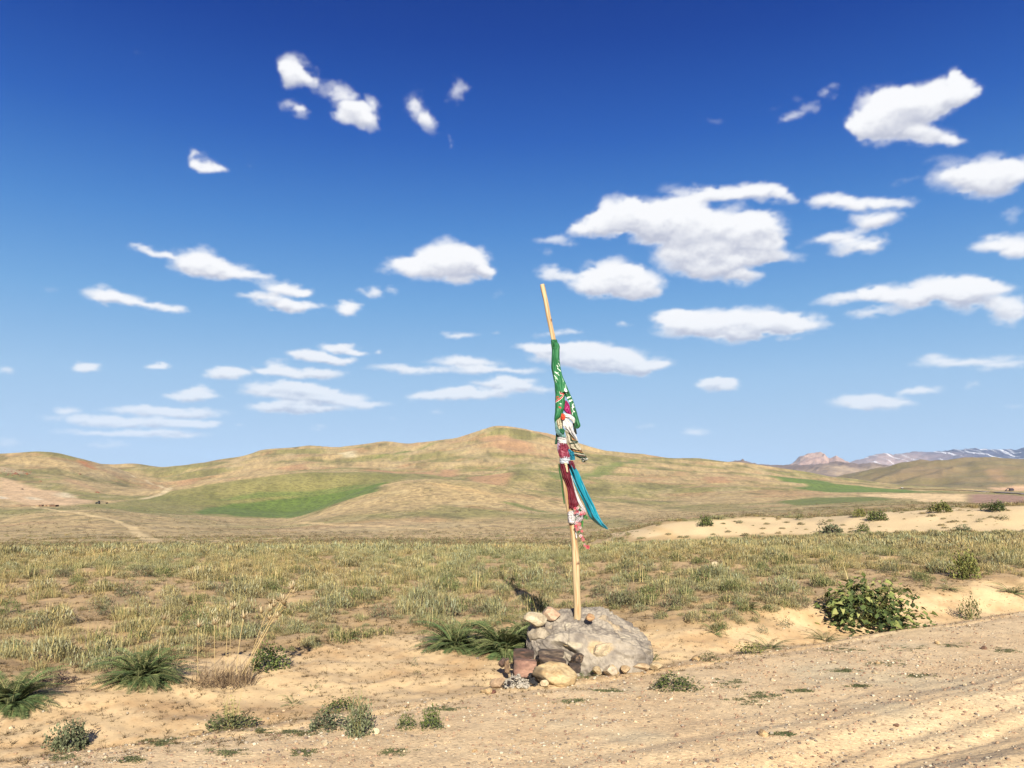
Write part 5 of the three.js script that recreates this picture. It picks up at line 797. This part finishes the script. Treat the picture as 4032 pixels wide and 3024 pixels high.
// --- the sage steppe: the nearest 300 tufts singly, the rest as one cover
{
  const R = rng(4242), near = [], mid = [], far = [];
  const colour = (x, d, b = 1) => { const n = fbm(x * 0.25, d * 0.25, 3, 70), f = b * (0.82 + 0.36 * R()); return mix3([0.88 * f, 0.96 * f, 0.92 * f], [1.12 * f, 1.03 * f, 0.94 * f], sstep(0.2, -0.2, n + 0.3 * (R() - 0.5))); };
  for (let i = 0; i < 21000; i++) {
    const r = Math.sqrt(lerp(7.2 ** 2, 46 ** 2, R())), a = lerp(-0.66, 0.66, R()), x = Math.sin(a) * r, d = Math.cos(a) * r, s = edgeS(x, d), g = grassLine(x);
    const cover = fbm(x * 0.75, d * 0.75, 3, 71) + 0.35 * N2(x * 0.2, d * 0.2, 72);
    if (s < g + 0.35 * N2(x * 1.7, d * 1.7, 73) || (cover < -0.10 - 0.25 * sstep(14, 26, r) && R() < 0.88) || !clear(x, d)) continue;
    if (d > 42 && farColour(x, d, r)[1]) continue;
    if (R() < 0.5 * sstep(26, 48, r) * sstep(-0.25, 0.25, -cover)) continue;
    const y = height(x, -d) - 0.015, n = fbm(x * 0.35, d * 0.35, 3, 74) + 0.5 * (R() - 0.5), v = n < -0.12 ? 3 + Math.floor(R() * 3) : n < 0.16 ? Math.floor(R() * 3) : n < 0.32 ? 6 + Math.floor(R() * 2) : 8 + Math.floor(R() * 2), sc = (0.34 + 0.62 * R() ** 1.6 + (R() < 0.07 ? 0.55 : 0)) * (s < g + 1 ? 0.8 : 1);
    (r < 26 ? near : mid).push({ v: r < 26 ? v : Math.floor(R() * 5), x, y, z: -d, s: sc * (r < 26 ? 1 : 1.15), sy: 0.8 + 0.5 * R(), a: R() * 6.283, c: colour(x, d, 1), r });
  }
  for (let i = 0; i < 22000; i++) {                                           // the cover thins out down the slope beyond the near plain
    const r = 44 + 110 * R() ** 1.2, a = lerp(-0.66, 0.66, R()), x = Math.sin(a) * r, d = Math.cos(a) * r;
    if (R() > 0.95 - 0.75 * sstep(44, 150, r) || fbm(x * 0.12, d * 0.12, 3, 76) + 0.5 * (R() - 0.5) < -0.1 + 0.15 * sstep(50, 150, r) || farColour(x, d, r)[1]) continue;
    mid.push({ v: Math.floor(R() * 5), x, y: height(x, -d) - 0.02, z: -d, s: 0.4 + 0.9 * R() ** 2, sy: 0.6 + 0.5 * R(), a: R() * 6.283, c: colour(x, d, 1), r });
  }
  for (let i = 0; i < 700; i++) {                                             // little bushes strewn over the dirt bank
    const r = lerp(45, 62, R()), a = lerp(0.1, 0.62, R()), x = Math.sin(a) * r, d = Math.cos(a) * r; if (R() < 0.45) continue;
    mid.push({ v: Math.floor(R() * 5), x, y: height(x, -d) - 0.02, z: -d, s: 0.25 + 0.8 * R() ** 3, sy: 0.6 + 0.5 * R(), a: R() * 6.283, c: colour(x, d, 0.85), r });
  }
  for (let i = 0; i < 46000; i++) {
    const r = 52 * (1000 / 52) ** (R() ** 0.95), a = lerp(-0.66, 0.66, R()), x = Math.sin(a) * r, d = Math.cos(a) * r, n = fbm(x / 30, d / 30, 3, 75);
    if (n + 0.6 * (R() - 0.5) < -0.05 + 0.12 * sstep(60, 400, r) || (farColour(x, d, r)[1] && R() < 0.94)) continue;
    far.push({ v: Math.floor(R() * 3), x, y: height(x, -d) - 0.02, z: -d, s: (0.3 + 0.75 * R() ** 2.5) * (1 + 0.5 * sstep(150, 700, r)), sy: 0.6 + 0.4 * R(), a: R() * 6.283, c: colour(x, d, 0.8) });
  }
  const inView = (q) => Math.abs(q.x / -q.z) < 0.6;
  const order = near.filter(inView).sort((p, q) => (q.s / q.r) - (p.s / p.r)), single = new Set(order.slice(0, 300));
  const names = ['sage_tuft', 'grass_tuft', 'green_sage_tuft', 'dry_tuft'], kinds = ['grey-green sage tuft', 'straw grass tuft', 'greener sage tuft', 'brown dry tuft'], groups = ['grey-green sage tufts', 'straw grass tufts', 'greener sage tufts', 'dry brown tufts'], mats = new Map();
  const column = (p) => { const x = 2016 + FOCAL * p.x / -p.z; return x < 330 ? 'above the big left fern-leaved clump' : x < 750 ? 'above the spreading fern-leaved clump' : x < 1150 ? 'behind the dead thistle' : x < 1550 ? 'above the middle of the sand' : x < 2000 ? 'left of the cloth shadow' : x < 2400 ? 'right behind the cairn' : x < 2900 ? 'right of the cairn' : x < 3300 ? 'left of the leafy bush' : x < 3650 ? 'behind the leafy bush' : 'right of the leafy bush'; };
  for (const q of single) {
    const k = tufts[q.v].k, key = Math.round(q.c[0] * 8) + (q.c[0] > q.c[1] ? 100 : 0); if (!mats.has(key)) mats.set(key, STD({ vertexColors: true, roughness: 0.85, color: new THREE.Color().setRGB(...q.c) }));
    const o = mesh(names[k], tufts[q.v].g, mats.get(key)), s = edgeS(q.x, -q.z) - grassLine(q.x), row = s < 0.7 ? 'on the edge of the sand' : s < 1.8 ? 'in the first row' : s < 3.2 ? 'a few steps in' : 'farther in';
    o.position.set(q.x, q.y, q.z); o.rotation.y = q.a; o.scale.set(q.s, q.s * q.sy, q.s); tag(o, `${q.s > 0.95 ? 'large' : q.s > 0.72 ? 'middling' : 'small'} ${kinds[k]} ${row} ${column(q)}`, 'tuft', groups[k]);
  }
  instanced('steppe_cover', 'countless sage and grass tufts covering the near steppe', 'ground cover', tufts.map((t) => t.g), near.filter((q) => !single.has(q)));
  instanced('steppe_cover', 'sage cover of the steppe farther out', 'ground cover', farTufts.map((t) => t.g), mid);
  instanced('scrub_cover', 'scattered scrub dotting the plain and lower hills', 'ground cover', dots, far);
}

// ---------------------------------------------------------------- gravel, litter and single stones
{
  const R = rng(31415), chips = [0, 1, 2, 3].map((i) => rockGeo(700 + i, { detail: 1, cuts: 7, rough: 0.08, c1: [1.05, 1.05, 1.05], c2: [0.9, 0.9, 0.9] })), list = [], hues = [A(236, 206, 166), A(214, 178, 142), A(206, 190, 168), A(240, 224, 196), A(176, 140, 116), A(198, 160, 130), A(150, 132, 116)];
  for (let i = 0; i < 90000; i++) {
    const r = 4 * (17 / 4) ** R(), a = lerp(-0.66, 0.66, R()), x = Math.sin(a) * r, d = Math.cos(a) * r, s = roadS(x, d);
    if (s > 0.25) { if (R() > 0.06 || s > grassLine(x) + 0.5) continue; } else if (fbm(x * 1.1, d * 1.1, 3, 80) + 0.5 * (R() - 0.4) < -0.06) continue;
    const sz = 0.006 + 0.024 * R() ** 6 + (r > 8 ? 0.003 : 0), h = hues[Math.floor(R() * hues.length)], f = 0.8 + 0.35 * R();
    list.push({ v: Math.floor(R() * 4), x, y: height(x, -d) + sz * 0.12, z: -d, s: sz, sy: 0.55 + 0.4 * R(), a: R() * 6.283, c: h.map((v) => v * f) });
  }
  instanced('gravel', 'loose gravel chips strewn over the road', 'gravel', chips, list);
  const twig = [0, 1, 2].map((k) => { const gb = new GB(), Q = rng(k + 5); for (let i = 0; i < 9; i++) blade(gb, (Q() - 0.5) * 0.4, 0.02, (Q() - 0.5) * 0.4, Q() * 6.28, 0.1 + 0.9 * Q(), 0.5 + 0.6 * Q(), 0.05, 0.6 * Q(), A(122, 98, 62, PK), A(152, 128, 82, PK), 2); return gb.geo(); }), lit = [];
  for (let i = 0; i < 60000; i++) {
    const r = 4.6 * (22 / 4.6) ** R(), a = lerp(-0.66, 0.66, R()), x = Math.sin(a) * r, d = Math.cos(a) * r, s = roadS(x, d), g = grassLine(x);
    if (s < -0.3 || fbm(x * 1.6, d * 1.6, 3, 82) + 0.7 * (R() - 0.5) < -0.02) continue;
    const f = 0.75 + 0.5 * R(); lit.push({ v: Math.floor(R() * 3), x, y: height(x, -d) - 0.004, z: -d, s: (0.02 + 0.045 * R() ** 2.5) * (s > g ? 1.6 : 1), sy: 0.8, a: R() * 6.283, c: [f, f, f] });
  }
  instanced('dry_litter', 'tiny dry sprigs and litter on the bare sand', 'litter', twig, lit);
  const matG = [0, 1, 2].map((k) => shrubGeo(840 + k, 60, cMat, 0.3, 0.3)), ml = [];
  const zones = [[3330, 2560, 150, 22], [3560, 2555, 220, 26], [3750, 2540, 150, 18], [3480, 2610, 160, 22], [3620, 2660, 150, 16], [3320, 2640, 120, 14], [2870, 2690, 130, 40], [2950, 2760, 160, 36], [3000, 2740, 140, 26], [3960, 2560, 120, 18], [3150, 2720, 100, 14], [1200, 2960, 120, 30], [900, 2960, 200, 26], [640, 2920, 150, 26], [1560, 2960, 130, 26], [500, 2990, 120, 22], [1180, 2885, 140, 20], [3380, 2700, 90, 10], [3080, 2890, 90, 10], [250, 2985, 160, 24], [1060, 2880, 160, 20], [2250, 2760, 160, 20], [1750, 2790, 160, 18], [2400, 2720, 120, 12]];
  for (const [zx, zy, w, h] of zones) for (let i = 0; i < 90; i++) { const u = (R() + R() + R()) / 1.5 - 1, v = (R() + R() + R()) / 1.5 - 1, g = groundAt(zx + u * w * 0.7, zy + v * h * 0.8); ml.push({ v: Math.floor(R() * 3), x: g.x, y: g.y - 0.003, z: g.z, s: 0.014 + 0.03 * R() ** 2, sy: 0.45, a: R() * 6.28, c: [0.9 + 0.2 * R(), 0.95 + 0.15 * R(), 0.95 + 0.2 * R()] }); }
  instanced('creeping_weed', 'thin grey-green creeping weed patches on the road', 'ground cover', matG, ml);
  const singles = [[1470, 2890, 44, 30, 'white flat stone on the road below the tall weed', 0], [1278, 2932, 36, 22, 'cream stone near the bottom of the road left of centre', 0], [3002, 2895, 46, 28, 'square tan stone set in the road right of centre', 1], [3285, 2610, 22, 12, 'pale stone on the road near the creeping weeds', 0], [3455, 2613, 18, 12, 'small tan pebble on the road below the leafy bush', 1], [3690, 2535, 24, 14, 'tan pebble on the road far right', 1], [3875, 2556, 30, 16, 'brownish stone on the road near the right edge', 2], [45, 2870, 20, 16, 'white stone at the left edge below the big fern-leaved clump', 0], [770, 2890, 62, 16, 'long pale stone half buried at the road edge', 1], [2745, 2600, 40, 26, 'pale stone at the right bank foot beyond the cairn', 1], [2236, 2790, 20, 12, 'small tan stone on the road below the fire ring', 1], [2272, 2776, 24, 14, 'cream pebble on the road below the fire ring', 0], [2120, 2735, 18, 12, 'small cream stone in front of the tan boulder on the road', 0], [3445, 2650, 22, 14, 'white stone among the creeping weeds on the road', 0], [3040, 2680, 20, 12, 'tiny pale stone on the road right of the green mat', 0], [2520, 2750, 22, 12, 'tan pebble on the road under the green mat', 1], [190, 2850, 30, 12, 'flat tan stone in the sand at the left', 1], [1870, 2960, 22, 14, 'tan pebble near the bottom centre of the road', 1], [2450, 2950, 22, 14, 'cream pebble near the bottom of the road right of centre', 0], [3530, 2860, 22, 14, 'brown pebble in the tyre ruts', 2], [3290, 2800, 20, 12, 'brown stone in the ruts left part', 2], [3800, 2700, 18, 11, 'pale pebble in the ruts near the right edge', 0], [1080, 2600, 26, 16, 'white stone at the foot of the dark shrub', 0], [2815, 2228, 30, 20, 'white stone lying among the sage right of the pole', 0]];
  for (const [px, py, w, h, label, c] of singles) { const g = groundAt(px, py), m = mpp(-g.z), cs = [[A(246, 226, 188), A(230, 200, 158)], [A(230, 196, 146), A(208, 170, 122)], [A(170, 128, 100), A(140, 104, 82)]][c]; const o = mesh('road_stone', rockGeo(px + py, { detail: 3, cuts: 10, c1: cs[0], c2: cs[1] }), stoneMat); o.position.copy(g); o.position.y += h * m * 0.25; o.scale.set(w * m * 1.2, h * m * 1.25, w * m * 0.9); o.rotation.y = px; tag(o, label, 'stone'); }
}
// ---------------------------------------------------------------- far things
{
  const box = (w, h, d, x = 0, y = 0, z = 0) => { const g = new THREE.BoxGeometry(w, h, d); g.translate(x, y + h / 2, z); return g; };
  const mud = STD({ color: col(A(140, 106, 82, 0.6)) }), mud2 = STD({ color: col(A(190, 160, 122, 0.62)) }), dark = STD({ color: col(A(60, 50, 46)) });
  { // mud-brick ruins at the foot of the left hill
    const t = thing('mudbrick_ruin', 'low brown mud-brick ruin at the foot of the left hill', 'ruin'), g = groundAt(190, 1994), m = mpp(-g.z); t.position.copy(g);
    for (const [x, w, h, c] of [[-36, 12, 6, mud2], [-27, 13, 8, mud], [-14, 12, 8, mud2], [-3, 14, 9, mud], [10, 10, 7, mud2], [20, 16, 7, mud], [44, 7, 8, mud]]) { const s = mesh('wall', new THREE.BoxGeometry(1, 1, 1), c, t); s.scale.set(w * m, h * m * 1.0, 4); s.position.set(x * m, h * m * 0.3, (x % 5) * 0.6); s.rotation.y = 0.1 * (x % 3); }
  }
  const wheel = (r, w) => { const g = new THREE.CylinderGeometry(r, r, w, 16); g.rotateX(Math.PI / 2); return g; };
  const tyre = STD({ color: col([0.02, 0.02, 0.02]) });
  { const t = thing('tractor', 'dark tractor parked below the left hill', 'tractor'), g = groundAt(386, 1984), k = 10 * mpp(-g.z) / 2.6; t.position.copy(g); t.scale.setScalar(k * 1.25);
    const paint = STD({ color: col(A(52, 60, 50)) }); mesh('hood', box(1.9, 0.8, 0.8, -0.9, 0.8), paint, t); mesh('cab', box(1.2, 1.6, 1.3, 0.6, 0.9), dark, t); mesh('roof', box(1.4, 0.15, 1.5, 0.6, 2.5), paint, t);
    for (const s of [-1, 1]) { const w = mesh('wheel', wheel(0.8, 0.4), tyre, t); w.position.set(0.7, 0.8, s * 0.8); const f = mesh('wheel', wheel(0.45, 0.3), tyre, t); f.position.set(-1.5, 0.45, s * 0.7); } }
  { const t = thing('farm_trailer', 'small dark trailer standing right of the tractor', 'trailer'), g = groundAt(420, 1984), k = 6 * mpp(-g.z) / 2; t.position.copy(g); t.scale.setScalar(k * 1.2); mesh('body', box(2, 1.1, 1.2, 0, 0.5), dark, t); for (const s of [-1, 1]) mesh('wheel', wheel(0.4, 0.25), tyre, t).position.set(0, 0.4, s * 0.65); }
  { const t = thing('black_rock', 'single black rock outcrop on the left hillside scar', 'rock'), g = groundAt(87, 1927), m = mpp(-g.z); t.position.copy(g); const o = mesh('rock', rockGeo(77, { c1: A(60, 44, 40), c2: A(40, 32, 30) }), stoneMat, t); o.scale.set(14 * m, 8 * m, 8 * m); }
  for (const [px, py, w, label] of [[315, 1868, 16, 'reddish rock outcrop highest on the left hill'], [60, 1868, 30, 'dark rock outcrop at the left edge of the hill'], [105, 1866, 22, 'purple-brown rock knob on the left hill'], [160, 1896, 14, 'small dark rock knob below the purple one'], [385, 1940, 20, 'red rock outcrop low on the left hill'], ...Array.from({ length: 26 }, (_, i) => [[2, 8][i % 2] + (i * 37) % 118, 1843 + (i * 11) % 26 + ((i * 37) % 118) * 0.12, 4 + (i * 5) % 9, ''])]) { const g = groundAt(px, py), m = mpp(-g.z), o = mesh('hill_rock', rockGeo(px, { c1: A(176, 118, 84), c2: A(118, 86, 72) }), stoneMat); o.position.copy(g); o.scale.set(w * m, w * m * 0.6, w * m * 0.6); tag(o, label || 'small rock in the stony band across the left hill', 'rock', label ? null : 'rocks of the stony band on the left hill'); }
  { // asphalt road with a white car and an excavator
    const pts = [[3540, 1924], [3600, 1927], [3680, 1929], [3760, 1931], [3850, 1935], [3940, 1940], [4032, 1945], [4200, 1952]].map(([x, y]) => groundAt(x, y)), gb = new GB(), c = A(140, 130, 122); let a, b;
    const curve = new THREE.CatmullRomCurve3(pts); for (let k = 0; k <= 90; k++) { const p = curve.getPoint(k / 90), tn = curve.getTangent(k / 90), n = new THREE.Vector3(-tn.z, 0, tn.x).normalize(), l = p.clone().addScaledVector(n, 3.2), r = p.clone().addScaledVector(n, -3.2), y = Math.max(height(l.x, l.z), height(r.x, r.z), height(p.x, p.z)) + 0.35, i = gb.v(l.x, y, l.z, c), j = gb.v(r.x, y, r.z, c); if (k) gb.q(a, b, j, i); a = i; b = j; }
    struct('asphalt_road', gb.geo(), STD({ vertexColors: true }), 'grey asphalt road crossing the far plain');
    const t = thing('white_car', 'tiny white car on the far road beyond the green field', 'car'), g = groundAt(3552, 1924), k = 10 * mpp(-g.z) / 4.4; t.position.copy(g); t.scale.setScalar(k); const wp = STD({ color: col([0.8, 0.8, 0.8]), roughness: 0.4 }); mesh('body', box(4.4, 0.8, 1.8, 0, 0.4), wp, t); mesh('cabin', box(2.4, 0.65, 1.6, 0.2, 1.2), wp, t); mesh('window', box(2.2, 0.45, 1.64, 0.2, 1.25), dark, t); for (const [x, z] of [[-1.4, 0.85], [1.4, 0.85], [-1.4, -0.85], [1.4, -0.85]]) mesh('wheel', wheel(0.36, 0.25), tyre, t).position.set(x, 0.36, z);
    const e = thing('excavator', 'dark excavator digging in the pale cut at the right edge', 'excavator'), q = groundAt(3975, 1934), ke = 34 * mpp(-q.z) / 8; e.position.copy(q); e.position.y -= 0.05; e.scale.setScalar(ke); const em = STD({ color: col(A(58, 48, 62)) });
    for (const s of [-1, 1]) mesh('track', box(3.6, 0.8, 0.6, 1.5, 0, s * 1.1), tyre, e); mesh('cab', box(2.8, 1.9, 2.2, 1.6, 0.9), em, e); mesh('counterweight', box(0.8, 1.2, 2.2, 3.3, 1), em, e);
    const bar = (x0, y0, x1, y1, w) => { const g2 = new THREE.BoxGeometry(Math.hypot(x1 - x0, y1 - y0), w, w); g2.rotateZ(Math.atan2(y1 - y0, x1 - x0)); g2.translate((x0 + x1) / 2, (y0 + y1) / 2, 0); return g2; };
    mesh('boom', bar(0.8, 1.8, -1.2, 2.9, 0.45), em, e); mesh('arm', bar(-1.2, 2.9, -3, 1.4, 0.4), em, e); mesh('bucket', box(1, 0.9, 1.1, -3.2, 0.4), em, e);
  }
}
renderer.render(scene, camera);
